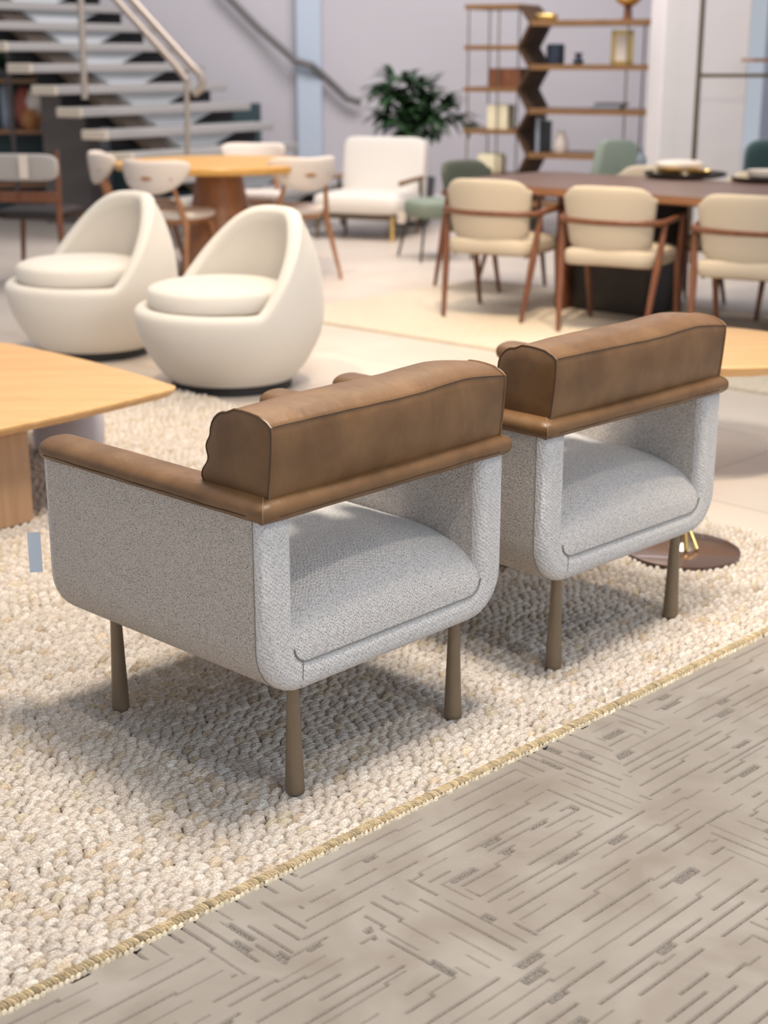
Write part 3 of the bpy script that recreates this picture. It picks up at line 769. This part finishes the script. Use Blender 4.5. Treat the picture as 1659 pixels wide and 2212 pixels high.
# ------------------------------------------------------------------ dining chairs (long table)
def dining_chair(label, fab='cream', wd='walnut', group='dining chairs with curved cream backs'):
    """faces +y; origin at floor centre between the rear feet; width .52"""
    t = thing('dining_chair', label, 'chair', group=group)
    W = .265
    # seat
    def fn(p): return Vector((p.x*(1-.10*(-p.y/.25+.0)*.5), p.y, p.z+.01*(1-(p.x/.25)**2)))
    MB().pillow((0, .225, .415), .265, .25, .050, .35, .35, 40, 14, fn).obj('seat', fab, t, ang=70)
    MB().box((-.20, .07, .365), (.20, .46, .395)).obj('seat_frame', wd, t, bevel=.006)
    # curved back pad
    def back(ph0, zt, zb):
        rings = []
        for i in range(25):
            f = -1+2*i/24; a = f*.60
            R = .47; cxx = R*math.sin(a); cy = .46 - R*math.cos(a)*.98
            zt_ = zt - .030*abs(f)**3.5; zb_ = zb + .0*abs(f)
            sq = (1-abs(f)**9)**.5
            out = Vector((math.sin(a), -math.cos(a)))
            rg = []
            for k in range(16):
                b = 2*PI*k/16; c, s_ = math.cos(b), math.sin(b)
                d = math.copysign(abs(c)**.6, c)*.024*max(.3, sq); z = (zt_+zb_)/2 + math.copysign(abs(s_)**.45, s_)*(zt_-zb_)/2*max(.80, sq)
                lean = -(z-.45)*.16; narrow = 1-.16*max(0, (zt-z)/(zt-zb))
                rg.append((cxx*narrow+out.x*d, cy+out.y*d+lean, z))
            rings.append(rg)
        return MB().loft(rings)
    back(0, .80, .445).obj('backrest', fab, t, ang=70)
    # arm band that wraps the back
    pts = []; 
    pts.append((-.30, .40, .625)); pts.append((-.30, .20, .622))
    for i in range(13):
        a = -.66 + 1.32*i/12; R = .50; pts.append((R*math.sin(a)*.93, .445-R*math.cos(a)*.98, .612))
    pts.append((.30, .20, .622)); pts.append((.30, .40, .625))
    MB().tube(pts, .017, 12, flat=.75).obj('armrest', wd, t, ang=60)
    for sx in (-1, 1):
        MB().tube([(sx*.240, -.04, 0), (sx*.268, .05, .36), (sx*.288, .10, .612)], [.012, .021, .014], 12).obj('leg', wd, t, ang=60)
        MB().tube([(sx*.250, .50, 0), (sx*.262, .44, .36), (sx*.292, .40, .618)], [.012, .020, .013], 12).obj('leg', wd, t, ang=60)
    for sx in (-1, 1):
        MB().tube([(sx*.22, .06, .375), (sx*.22, .45, .375)], .014, 8).obj('side_rail', wd, t)
    return t
def face(o, foot_px, off=0.):
    pass
ROW = Vector((.755, -.655, 0)).normalized(); PERP = Vector((.655, .755, 0))
rot_row = math.atan2(ROW.y, ROW.x)
L1 = at(965, 683); R1 = at(1130, 705); L2 = at(1210, 715)
c1c = (L1+R1)/2
dc = dining_chair('dining chair with curved cream back, leftmost of the near row at the long table')
dc.location = (c1c.x, c1c.y, FL); dc.rotation_euler = (0, 0, rot_row+.23)
stp = (L2-L1)
d2 = dup(dc, (c1c.x+stp.x, c1c.y+stp.y, FL), rot_row+.23, 'dining chair with curved cream back, middle of the near row at the long table')
d3 = dup(dc, (c1c.x+stp.x*2.02, c1c.y+stp.y*2.02, FL), rot_row+.23, 'dining chair with curved cream back, cut by the right frame edge')
hp = at(945, 620)
hx = Vector((hp.x, hp.y, 0)) + PERP*.26
d4 = dining_chair('olive-backed dining chair at the left head of the long table, half hidden', 'olive'); d4.location = (hx.x, hx.y, FL); d4.rotation_euler = (0, 0, rot_row-PI/2); del d4['group']
tl = at(960, 398, .70)
T0 = Vector((tl.x, tl.y, 0))
TW = 1.05; TL = 3.3
for i, (k, lb) in enumerate(((.75, 'far-side dining chair seen between the first and second near chairs'), (1.5, 'far-side dining chair seen between the second and third near chairs'))):
    p = T0 + ROW*k + PERP*(TW+.10); dup(dc, (p.x, p.y, FL), rot_row+PI, lb)

# ------------------------------------------------------------------ long dining table
dt = thing('dining_table', 'long dark brown dining table with rounded end and dark pedestals', 'table', (T0.x, T0.y, FL), rot_row)
P = [(x+TL/2, y+TW/2) for x, y in rrect(TL, TW, .16, 8)]
ins = lambda P, d: [(TL/2+(x-TL/2)*(1-d/TL*2), TW/2+(y-TW/2)*(1-d/TW*2)) for x, y in P]
MB().loft([[(*p, .735) for p in ins(P, .0)], [(*p, .742) for p in ins(P, .004)]]).obj('tabletop', 'tabletop', dt, ang=30)
MB().loft([[(*p, .690) for p in ins(P, .02)], [(*p, .70) for p in ins(P, .002)], [(*p, .735) for p in P]]).obj('table_edge', 'tableedge', dt, ang=30)
for x0 in (.62, 2.1):
    MB().box((x0, .28, .014), (x0+.08, .80, .69)).obj('pedestal', 'walnut', dt, bevel=.01)
    MB().box((x0+.08, .33, .014), (x0+.60, .75, .66)).obj('pedestal', 'darkwood', dt, bevel=.01)

# things on the long table
def on_table(px, py): return at(px, py, FL+.742)
q = on_table(1480, 383)
tr = thing('tray', 'round dark tray holding gold dishes on the long table', 'tray', q)
MB().lathe([(.20, .0), (.245, .012), (.25, .03), (.243, .03), (.235, .014), (.05, .012)], n=48).obj('tray_body', 'darkwood', tr, ang=40)
for k, (dx, dy, r, lb) in enumerate(((-.09, .02, .085, 'shallow gold dish at the left of the round tray'), (.085, -.02, .085, 'shallow gold dish at the right of the round tray'))):
    o = MB().lathe([(r*.4, .012), (r*.9, .028), (r, .042), (r*.94, .042), (r*.8, .030), (.01, .022)], n=36).obj('dish', 'gold', ang=40)
    o.location = q+Vector((dx, dy, .002)); tag(o, lb, 'dish', 'gold dishes on the tray')
o = MB().pillow((0, 0, .05), .15, .10, .030, .8, .9, 32, 12).obj('bowl', 'whitecer'); o.location = q+Vector((-.02, .09, .02)); tag(o, 'wide pale bowl behind the gold dishes on the tray', 'bowl')
q2 = on_table(1655, 392)
MB().lathe([(.16, .0), (.20, .012), (.205, .028), (.198, .028), (.05, .012)], n=40)
o = MB().lathe([(.16, .0), (.20, .012), (.205, .028), (.198, .028), (.19, .014), (.05, .012)], n=40).obj('tray', 'darkwood'); o.location = q2; tag(o, 'second dark round tray, cut by the right frame edge', 'tray')
o = MB().lathe([(.07, .0), (.10, .02), (.11, .05), (.10, .05), (.02, .03)], n=32).obj('bowl', 'whitecer'); o.location = q2+Vector((0, .02, .014)); tag(o, 'white bowl on the tray at the right frame edge', 'bowl')
q3 = on_table(1385, 363)
o = MB().lathe([(.02, 0), (.035, .03), (.03, .07), (.012, .10), (.014, .13)], n=24).obj('vase', 'bluegrey'); o.location = q3+Vector((0, 0, 0)); tag(o, 'small blue-grey vase standing near the far edge of the long table', 'vase')

# green cushioned chair and green velvet chair beyond the table
gp = atY(1338, 365, 10.6)
gc = thing('lounge_chair', 'pale green upholstered chair behind the long table', 'chair', (gp.x, 10.6, FL), .3)
MB().loft([[(x*1.0, y, .40) for x, y in rrect(.46, .12, .05)], [(x*.92, y+.03, .60) for x, y in rrect(.46, .12, .05)], [(x*.62, y+.06, .86) for x, y in rrect(.46, .11, .05)], [(x*.4, y+.06, .89) for x, y in rrect(.46, .08, .03)]]).obj('backrest', 'paleg', gc, ang=50)
MB().pillow((0, -.25, .38), .26, .26, .07, .4, .4).obj('seat', 'paleg', gc, ang=60)
for sx in (-.2, .2):
    for sy in (-.45, -.05): MB().tube([(sx, sy, 0), (sx*.9, sy, .32)], .012, 8).obj('leg', 'darkwood', gc)
vp = atY(1668, 330, 10.6)
vc = thing('velvet_chair', 'dark green velvet chair behind the table at the right frame edge', 'chair', (vp.x, 10.6, FL), 0)
MB().pillow((0, 0, .70), .20, .07, .20, .55, .5).obj('backrest', 'darkgreen', vc, ang=60)
MB().pillow((0, -.24, .44), .23, .24, .06, .4, .4).obj('seat', 'darkgreen', vc, ang=60)
for sx in (-.19, .19):
    for sy in (-.42, -.03): MB().tube([(sx, sy, 0), (sx*.9, sy, .40)], .011, 8).obj('leg', 'darkwood', vc)
gp = atY(940, 440, 11.2)
pg = thing('lounge_chair', 'low pale green chair glimpsed left of the long table', 'chair', (gp.x, 11.2, FL), .4)
MB().pillow((0, 0, .37), .20, .21, .07, .45, .5).obj('seat', 'paleg', pg, ang=60)
for sx in (-.19, .19):
    for sy in (-.19, .19): MB().tube([(sx*1.1, sy*1.1, 0), (sx*.8, sy*.8, .30)], .010, 8).obj('leg', 'darkwood', pg)

# ------------------------------------------------------------------ round dining set
tcn = Vector((-1.13, 10.35, FL))
rdt = thing('round_dining_table', 'round dining table with golden oak top between white-backed chairs', 'table', tcn)
MB().lathe([(.67, .715), (.70, .722), (.705, .755), (.70, .762)], n=72).obj('tabletop', 'yoak', rdt, ang=30)
MB().lathe([(.30, 0), (.28, .10), (.20, .45), (.16, .66), (.22, .715)], n=36).obj('pedestal', 'walnutmid', rdt)
def shell_chair(label):
    t = thing('shell_chair', label, 'chair', group='white-backed wooden dining chairs')
    rings = []
    for i in range(29):
        f = -1+2*i/28; a = f*1.05; R = .27
        cx_ = R*math.sin(a)*1.02; cy = .16 - R*math.cos(a)
        zt = .815 + .010*abs(f); zb = .60 + .125*abs(f)**2.2
        sq = (1-abs(f)**7)**.5
        out = Vector((math.sin(a), -math.cos(a))); rg = []
        for k in range(14):
            b = 2*PI*k/14; c, s_ = math.cos(b), math.sin(b)
            d = math.copysign(abs(c)**.7, c)*.024*max(.25, sq); z = (zt+zb)/2+math.copysign(abs(s_)**.6, s_)*(zt-zb)/2*max(.5, sq)
            rg.append((cx_+out.x*d, cy+out.y*d-(z-.6)*.12, z))
        rings.append(rg)
    MB().loft(rings).obj('backrest', 'fabwhite2', t, ang=70)
    MB().pillow((0, .22, .455), .235, .225, .030, .45, .6, 36, 12).obj('seat', 'fabwhite2', t, ang=70)
    MB().loft([[(x, y+.22, .40) for x, y in rrect(.36, .34, .08)], [(x, y+.22, .43) for x, y in rrect(.42, .40, .1)]]).obj('seat_frame', 'walnutmid', t, ang=40)
    for sx in (-1, 1):
        MB().tube([(sx*.24, -.10, 0), (sx*.19, .02, .40), (sx*.14, -.075, .70)], [.011, .020, .013], 10).obj('leg', 'walnutmid', t, ang=60)
        MB().tube([(sx*.22, .47, 0), (sx*.17, .38, .41)], [.011, .020], 10).obj('leg', 'walnutmid', t, ang=60)
    MB().tube([(-.16, -.09, .70), (0, -.145, .705), (.16, -.09, .70)], [.012, .014, .012], 10).obj('back_rail', 'walnutmid', t, ang=60)
    return t
M['fabwhite2'] = plain('warm_white_fabric', (.68, .60, .54), .9, bump=.2, bscale=150)
sc = shell_chair('white-backed dining chair nearest the swivel chairs, left of the round table front')
def put(o, x, y, yaw): o.location = (x, y, FL); o.rotation_euler = (0, 0, math.radians(yaw))
bp_ = atY(328, 350, 9.55); put(sc, bp_.x, 9.75, -22)
a_ = atY(240, 340, 10.6); dA = dup(sc, (a_.x, 10.55, FL), math.radians(-72), 'white-backed dining chair at the left end of the round table')
a_ = atY(640, 345, 10.0); dD = dup(sc, (a_.x+.03, 10.05, FL), math.radians(28), 'white-backed dining chair at the right front of the round table')
a_ = atY(545, 310, 11.5); dF = dup(sc, (a_.x, 11.55, FL), math.radians(178), 'white-backed dining chair on the far side of the round table')

# ------------------------------------------------------------------ cream lounge chair, plant
lc = thing('lounge_chair', 'square cream lounge chair with wooden arm in front of the palm', 'armchair', (at(790, 520).x-.10, at(790, 520).y, FL), math.radians(-20))
lm = MB(); lm.pillow((0, .62, .55), .37, .07, .35, .20, .20, 40, 16, None, Matrix.Translation((0, .05, 0)) @ Matrix.Rotation(-.16, 4, 'X'))
lm.obj('backrest', 'greywhite' if False else M['fabwhite'], lc, ang=70)
MB().pillow((0, .33, .29), .38, .35, .085, .35, .25, 40, 14).obj('seat', M['fabwhite'], lc, ang=70)
MB().box((-.31, .05, .17), (.31, .62, .20)).obj('frame', 'bronze', lc, bevel=.005)
for sx in (-.33, .33):
    MB().tube([(sx, .02, .0), (sx, .02, .20)], .016, 10).obj('leg', 'gold' if sx > 0 else 'bronze', lc)
    MB().tube([(sx, .66, .0), (sx, .66, .20)], .016, 10).obj('leg', 'bronze', lc)
    MB().tube([(sx*1.12, .10, .46), (sx*1.15, .35, .47), (sx*1.12, .66, .47)], .020, 10).obj('armrest', 'shelfwood', lc)
    MB().tube([(sx*1.12, .62, .46), (sx*1.1, .66, .05)], .014, 10).obj('arm_post', 'darkwood', lc)
tg2 = MB().box((-.035, -.002, -.045), (.035, .002, .045)).obj('price_tag', 'whitecer', smooth=False); pt = at(868, 470, .25)
tg2.location = (pt.x, at(868, 470, .25).y, .25); tag(tg2, 'small white tag hanging at the right of the square cream lounge chair', 'tag')

pp = atY(900, 330, 13.4)
pt = thing('potted_palm', 'leafy dark green potted palm behind the cream lounge chair', 'plant', (pp.x-.06, 13.5, FL+.0))
MB().lathe([(.16, 0), (.20, .05), (.23, .42), (.215, .42), (.20, .36), (.02, .36)], n=36).obj('pot', 'pot', pt, ang=40)
rp = random.Random(3)
trunk = MB()
for k in range(6): trunk.tube([(rp.uniform(-.06, .06), rp.uniform(-.06, .06), .34), (rp.uniform(-.12, .12), rp.uniform(-.12, .12), .98)], .010, 6)
trunk.obj('stem', 'leaf', pt)
lv = MB()
def blade(mb, o, d, L, wd, droop):
    d = Vector(d).normalized(); side = d.cross(Vector((0, 0, 1))).normalized(); prev = []
    n = 6
    vs = []; 
    for i in range(n+1):
        f = i/n; c = Vector(o)+d*L*f+Vector((0, 0, -droop*f*f)); ww = wd*math.sin(PI*(.08+.9*f))**.8
        vs += [c-side*ww, c+Vector((0, 0, ww*.25)), c+side*ww]
    fs = []
    for i in range(n):
        a = i*3; fs += [(a, a+1, a+4, a+3), (a+1, a+2, a+5, a+4)]
    mb.add(vs, fs)
for k in range(64):     # fan fronds
    an = rp.uniform(0, 2*PI); el = rp.uniform(.1, 1.4); ln = rp.uniform(.12, .42)
    right = rp.random() < .45
    bx_ = (rp.uniform(.12, .34) if right else rp.uniform(-.14, .06)); bz = rp.uniform(.76, .96) if right else rp.uniform(.84, 1.20)
    c = Vector((bx_ + math.cos(an)*math.cos(el)*ln*.55, math.sin(an)*math.cos(el)*ln*.5, bz + math.sin(el)*ln*.45))
    for j in range(10):
        b2 = an + (j-4.5)*.34; e2 = el*.6 + rp.uniform(-.45, .30)
        blade(lv, c, (math.cos(b2)*math.cos(e2), math.sin(b2)*math.cos(e2), math.sin(e2)), rp.uniform(.14, .27), .026, rp.uniform(.03, .13))
lv.obj('foliage', 'leaf', pt, ang=0)

# ------------------------------------------------------------------ zigzag shelf unit
sh0 = atY(1000, 283, 12.9)
shf = thing('zigzag_shelf_unit', 'open walnut shelf unit with a zigzag centre spine and thin metal posts', 'shelf', (sh0.x, 12.9, FL), math.radians(-26))
zl = [.06, .45] + [atY(1010, y, 12.9).z for y in (283, 193, 103, 15)]; zr = [.24] + [atY(1140, y, 12.68).z for y in (335, 240, 145, 50)]
XS, XE, XR = 0.0, .48, 1.82; DP = .50
for z in zl: MB().box((XS, 0, z-.019-FL), (XE, DP, z+.019-FL)).obj('shelf_board', 'shelfwood', shf, smooth=False)
for z in zr: MB().box((XE+.10, 0, z-.021-FL), (XR, DP, z+.021-FL)).obj('shelf_board', 'shelfwood', shf, smooth=False)
lvl = []
for i in range(5): lvl += [(XE, zl[i]), (XE+.10, zr[i])]
lvl.append((XE, zl[5]))
for (xa, za), (xb, zb_) in zip(lvl[:-1], lvl[1:]):
    P = [(xa-.012, za-FL), (xa+.012, za-FL), (xb+.012, zb_-FL), (xb-.012, zb_-FL)]
    MB().loft([[(x, 0, z) for x, z in P], [(x, DP, z) for x, z in P]]).obj('spine_panel', 'spinewood', shf, smooth=False)
for x in (XS+.03, XS+.30):
    for y in (.02, DP-.02): MB().tube([(x, y, 0), (x, y, zl[5]-FL)], .007, 8).obj('post', 'bronze', shf)
for x in (XR-.42, XR-.10):
    for y in (.02, DP-.02): MB().tube([(x, y, 0), (x, y, zr[4]-FL)], .008, 8).obj('post', 'bronze', shf)
def shelf_pt(x, y, z):
    a = math.radians(-26); return Vector((sh0.x+x*math.cos(a)-y*math.sin(a), 12.9+x*math.sin(a)+y*math.cos(a), z))
def item(mb, name, mat, x, y, z, label, cat, rz=-.45, group=None):
    o = mb.obj(name, mat, ang=45); o.location = shelf_pt(x, y, z); o.rotation_euler = (0, 0, rz); tag(o, label, cat, group); return o
item(MB().box((-.14, -.11, 0), (.14, .11, .15)), 'wooden_box', 'walnut', .34, .18, zl[3]-.0+.014-.37+.0 if False else zl[3]+.020, 'dark brown wooden box on the left shelves', 'box')
item(MB().box((-.09, -.09, 0), (.09, .09, .20)), 'lantern', 'lampshade', .28, .16, zl[1+1]+.014, 'cream rectangular lantern on the left shelves', 'lantern')
item(MB().pillow((0, 0, .09), .115, .09, .09, .35, .4), 'lantern', 'lampshade', .20, .16, zl[1]+.014, 'wide pale yellow lantern on the lower left shelf', 'lantern')
item(MB().lathe([(.07, 0), (.075, .02), (.075, .15), (.06, .16), (.055, .15)], n=28), 'vase', 'navy', XE+.26, .18, zr[3]+.022, 'dark navy cylinder vase on the right shelves', 'vase')
item(MB().lathe([(.03, 0), (.05, .02), (.02, .06), (.04, .09)], n=20), 'ornament', 'navy', XE+.46, .18, zr[3]+.022, 'small dark ornament right of the navy vase', 'ornament')
fr_ = thing('picture_frame', 'gold picture frame leaning on the right shelves', 'picture frame', shelf_pt(XR-.50, .14, zr[3]+.016), -.45)
m = MB(); m.box((-.09, -.01, 0), (.09, .01, .035)); m.box((-.09, -.01, .235), (.09, .01, .27)); m.box((-.09, -.01, 0), (-.055, .01, .27)); m.box((.055, -.01, 0), (.09, .01, .27)); m.obj('frame', 'gold', fr_, smooth=False)
MB().box((-.056, -.004, .034), (.056, .004, .236)).obj('print', 'whitecer', fr_, smooth=False)
o = thing('table_lamp', 'gold globe ornament on a brown stand on the top shelf', 'ornament', shelf_pt(XR-.47, .15, zr[4]+.016))
MB().lathe([(.05, 0), (.05, .01), (.035, .02), (.03, .10), (.04, .11)], n=24).obj('stand', 'walnut', o, ang=40)
MB().pillow((0, 0, .20), .115, .115, .095, 1, 1).obj('globe', 'gold', o)
for k in range(3): item(MB().box((-.12, -.09, 0), (.12, .09, .018)), 'book', 'columngrey' if k != 1 else 'bluegrey', XR-.62+.02*k, .18, zr[2]+.016+.0185*k, ['lowest dark book of the flat stack on the right shelves', 'grey-blue book in the middle of the flat stack', 'topmost dark book of the flat stack on the right shelves'][k], 'book', group='stacked books on the shelf unit')
item(MB().box((-.015, -.09, 0), (.015, .09, .28)), 'book', 'bluegrey', XE+.16, .17, zr[1]+.022, 'tall pale blue-grey book standing against the zigzag spine', 'book')
item(MB().box((-.012, -.09, 0), (.012, .09, .25)), 'book', 'black', XE+.21, .17, zr[1]+.022, 'black book standing beside the pale blue-grey book', 'book')
item(MB().lathe([(.05, 0), (.065, .05), (.05, .12), (.03, .16), (.03, .18)], n=24), 'vase', 'whitecer', XE+.34, .16, zr[1]+.022, 'cream ceramic vase on the lower right shelf', 'vase')
item(MB().pillow((0, 0, .03), .10, .07, .03, .6, .7), 'ornament', 'gold', XE+.16, .20, zr[4]+.022, 'small gold dish on the top shelf by the spine', 'dish')

# tall metal framed shelf on the right, in front of the pillar
fp = atY(1507, 200, 10.9)
fs_ = thing('metal_frame_shelf', 'tall thin brown metal frame shelf before the white pillar', 'shelf', (fp.x, 10.9, FL))
MB().tube([(0, 0, 0), (0, 0, 3.2)], .018, 10).obj('post', 'bronze', fs_)
zc_ = atY(1515, 163, 10.9).z
MB().tube([(0, 0, zc_-FL), (1.6, 0, zc_-FL)], .014, 10).obj('crossbar', 'bronze', fs_)
zw = atY(1640, 130, 10.9).z; xw = atY(1626, 130, 10.9).x
MB().box((xw-fp.x, -.02, zw-FL-.012), (1.6, .35, zw-FL+.012)).obj('shelf_board', 'tableedge', fs_, smooth=False)
MB().tube([(1.6, 0, 0), (1.6, 0, 3.2)], .018, 10).obj('post', 'bronze', fs_)

# ------------------------------------------------------------------ staircase
st_ = thing('staircase', 'open-tread staircase with pale treads rising to the left', 'staircase', (0, 0, 0))
PL = atY(228, 270, 12.0); PR = atY(592, 243, 13.7)
RISE = .168; LEFT0 = Vector((PL.x, PL.y, 0)); RIGHT0 = Vector((PR.x, PR.y, 0))
k0 = 5; RUN = Vector((-.215, .12, 0))
W_ = (RIGHT0-LEFT0).normalized(); GO = Vector((-W_.y, W_.x, 0))
GO = RUN.normalized()
for k in range(1, 17):
    o0 = LEFT0 + RUN*(k-k0); o1 = RIGHT0 + RUN*(k-k0); z = .168*k+.03
    if k == 1: o1 = o0+(o1-o0)*.72
    d = GO*.25
    mb = MB(); f = .22
    P = [o0, o1, o1+d, o0+d]
    mb.loft([[(p.x, p.y, z-.070) for p in P], [(p.x, p.y, z) for p in P]])
    tr_ = mb.obj('tread', 'tread', st_, smooth=False, bevel=.012)
    q1 = o0+(o1-o0)*.012; e = (o0-q1).normalized()*.006; nb_ = Vector((W_.y, -W_.x, 0))*.006
    P = [o0+e+nb_, q1+nb_, q1+d, o0+e+d]
    MB().loft([[(p.x, p.y, z-.073) for p in P], [(p.x, p.y, z+.004) for p in P]]).obj('tread_end', 'treadlitend', tr_, smooth=False, bevel=.012)  # tread end in paler stone, its lit look put into the colour
    r0 = o0+(o1-o0)*.13+GO*.20; r1 = o1+GO*.20
    P = [r0, r1, r1+GO*.02, r0+GO*.02]
    MB().loft([[(p.x, p.y, z-.168) for p in P], [(p.x, p.y, z-.070) for p in P]]).obj('gap_shade', 'gap_shade', st_, smooth=False)  # black sheet put in each open gap for the shade behind
def stringer(f0, f1, mat, ks, ke, taper, skew):
    """saw-tooth carrier: one trapezoid block under every tread, joined by a sloping spine"""
    mb = MB()
    for k in range(ks, ke):
        z1 = .168*k+.03-.068; z0 = z1-.100
        def q(f, g, z): o = LEFT0+(RIGHT0-LEFT0)*f+RUN*(k-k0)+GO*g; return (o.x, o.y, z)
        mb.loft([[q(f0, .08, z1), q(f1, .08, z1), q(f1, .18, z1), q(f0, .18, z1)],
                 [q(f0+skew, .08, z0), q(f1-taper, .08, z0), q(f1-taper, .18, z0), q(f0+skew, .18, z0)]])
    mb.obj('stringer', mat, st_, smooth=False)
stringer(.36, .80, 'stringer', 1, 17, .14, .10)
stringer(.22, .33, 'stringer2', 1, 17, -.07, .07)
# metal balustrade on the stairs
bl = thing('stair_railing', 'bronze metal stair railing with twin sloping rails and posts', 'railing', (0, 0, 0))
YB = 11.95
def bp2(x, y, Y=None): return atY(x, y, Y or YB)
MB().tube([bp2(405, 335), bp2(403, 170)], .022, 10).obj('post', 'steel', bl)
MB().tube([bp2(183, 214), bp2(172, -60)], .026, 10).obj('post', 'steel', bl)
MB().tube([bp2(403, 172), bp2(378, 140), bp2(215, -40)], .028, 12).obj('rail', 'steel', bl)
MB().tube([bp2(418, 204), bp2(432, 194), bp2(438, 178), bp2(432, 160), bp2(412, 140), bp2(250, -40)], .030, 12).obj('rail', 'steel', bl)
hr = MB().tube([atY(470, -30, 15.05), atY(560, 62, 15.05), atY(640, 132, 14.95), atY(672, 141, 14.95), atY(700, 165, 15.05), atY(750, 212, 15.05), atY(780, 222, 15.05)], .035, 10).obj('wall_handrail', 'handrail')
tag(hr, 'dark sloping handrail fixed to the back wall above the palm', 'handrail')

# grey box under the stairs
cb = at(152, 482)
cw = atY(205, 400, cb.y).x - atY(108, 400, cb.y).x
tag(MB().box((cb.x-cw/2, cb.y, FL), (cb.x+cw/2, cb.y+.6, atY(150, 195, cb.y).z)).obj('grey_cabinet', 'columngrey', smooth=False, bevel=.01), 'tall plain dark grey cabinet block under the stairs', 'cabinet')
# dark sheet added for the shade behind the open stairs
tag(MB().box((-2.65, 14.7, FL), (-1.2, 14.9, 1.0)).obj('shade_backdrop', 'teal', smooth=False), 'dark low sheet added for the shade beneath the stairs', 'shade_sheet')

# ------------------------------------------------------------------ display shelf far left
YS = 14.2
dsf = thing('display_shelf', 'wooden display shelf with ceramics at the far left', 'shelf', (0, YS, FL))
xl = atY(-60, 200, YS).x; xr = atY(112, 200, YS).x
for yy, mt in ((175, 'shelfwood'), (285, 'tableedge'), (60, 'shelfwood'), (400, 'tableedge')):  # lower boards take a brighter wood for their lit look
    z = atY(50, yy, YS).z-FL; MB().box((xl, 0, z-.02), (xr, .4, z+.02)).obj('shelf_board', mt, dsf, smooth=False)
for xx in (22, 112):
    x = atY(xx, 200, YS).x; MB().box((x-.02, -.005, 0), (x+.02, .03, 1.75)).obj('post', 'columngrey', dsf, smooth=False)
MB().box((xl, .38, 0), (xr, .40, 1.75)).obj('back_panel', 'teal', dsf, smooth=False)
def left_item(mb, name, mat, px, py, label, cat):
    p = atY(px, py, YS+.18); o = mb.obj(name, mat, ang=45); o.location = p; tag(o, label, cat)
s_ = 14.4/3190
sz = atY(50, 285, YS).z+.02
def li(px, name, mat, prof, label, cat, z=None):
    p = atY(px, 200, YS+.18); o = MB().lathe(prof, n=28).obj(name, mat, ang=45); o.location = (p.x, YS+.18, sz if z is None else z); tag(o, label, cat)
li(14, 'vase', 'bluegrey', [(.05, 0), (.06, .05), (.06, .36), (.04, .40)], 'tall blue-grey vase on the far left display shelf', 'vase')
li(52, 'vase', 'pink', [(.06, 0), (.10, .12), (.09, .30), (.05, .38)], 'terracotta red vase on the far left display shelf', 'vase')
li(74, 'vase', 'whitecer', [(.05, 0), (.09, .12), (.11, .26), (.06, .36)], 'round white vase on the far left display shelf', 'vase')
o = MB().lathe([(.05, 0), (.09, .05), (.10, .12), (.05, .18)], n=28).obj('bowl', 'orange'); p = atY(66, 250, YS+.08); o.location = (p.x, YS+.08, sz); tag(o, 'round orange bowl in front of the white vase on the far left shelf', 'bowl')
z2 = atY(50, 175, YS).z+.02
li(90, 'bowl', 'gold', [(.05, 0), (.14, .04), (.16, .09), (.15, .09)], 'wide golden brown bowl on the upper board of the far left shelf', 'bowl', z2)
gb = MB()
for k in range(40):
    an = rp.uniform(0, 2*PI); e2 = rp.uniform(.3, 1.4); blade(gb, (0, 0, .05), (math.cos(an)*math.cos(e2), math.sin(an)*math.cos(e2), math.sin(e2)), rp.uniform(.2, .42), .022, .08)
pgn = thing('potted_plant', 'small green plant on the upper board of the far left shelf', 'plant', (atY(4, 150, YS).x, YS+.15, z2))
gb.obj('foliage', 'leaf', pgn, ang=0); MB().lathe([(.06, 0), (.08, .10), (.07, .10), (.01, .09)], n=24).obj('pot', 'pot', pgn)

# ------------------------------------------------------------------ dark chair far left with tag
gl = atY(40, 395, 9.6)
lfc = thing('dining_chair', 'dark wood dining chair with grey back and hanging card, cut by the left frame edge', 'chair', (atY(48, 395, 9.6).x, 9.6, FL), math.radians(-8))
MB().pillow((0, 0, .775), .245, .035, .085, .45, .35, 36, 12).obj('backrest', 'greycream', lfc, ang=60)
MB().box((-.23, .0, .555), (.23, .03, .625)).obj('back_rail', 'walnut', lfc, bevel=.008)
MB().pillow((0, .28, .47), .24, .24, .035, .4, .4).obj('seat', 'darkwood', lfc, ang=60)
for sx in (-1, 1):
    MB().tube([(sx*.275, -.06, 0), (sx*.22, .03, .45), (sx*.235, .02, .88)], [.013, .022, .014], 10).obj('leg', 'walnut', lfc)
    MB().tube([(sx*.24, .52, 0), (sx*.20, .48, .45)], [.013, .020], 10).obj('leg', 'walnut', lfc)
o = MB().box((-.028, -.002, -.075), (.028, .002, .075)).obj('price_tag', 'whitecer', smooth=False); p = atY(48, 360, 9.5); o.location = p; o.location.y = 9.53
tag(o, 'white card hanging on the back of the dark chair at the left frame edge', 'tag')
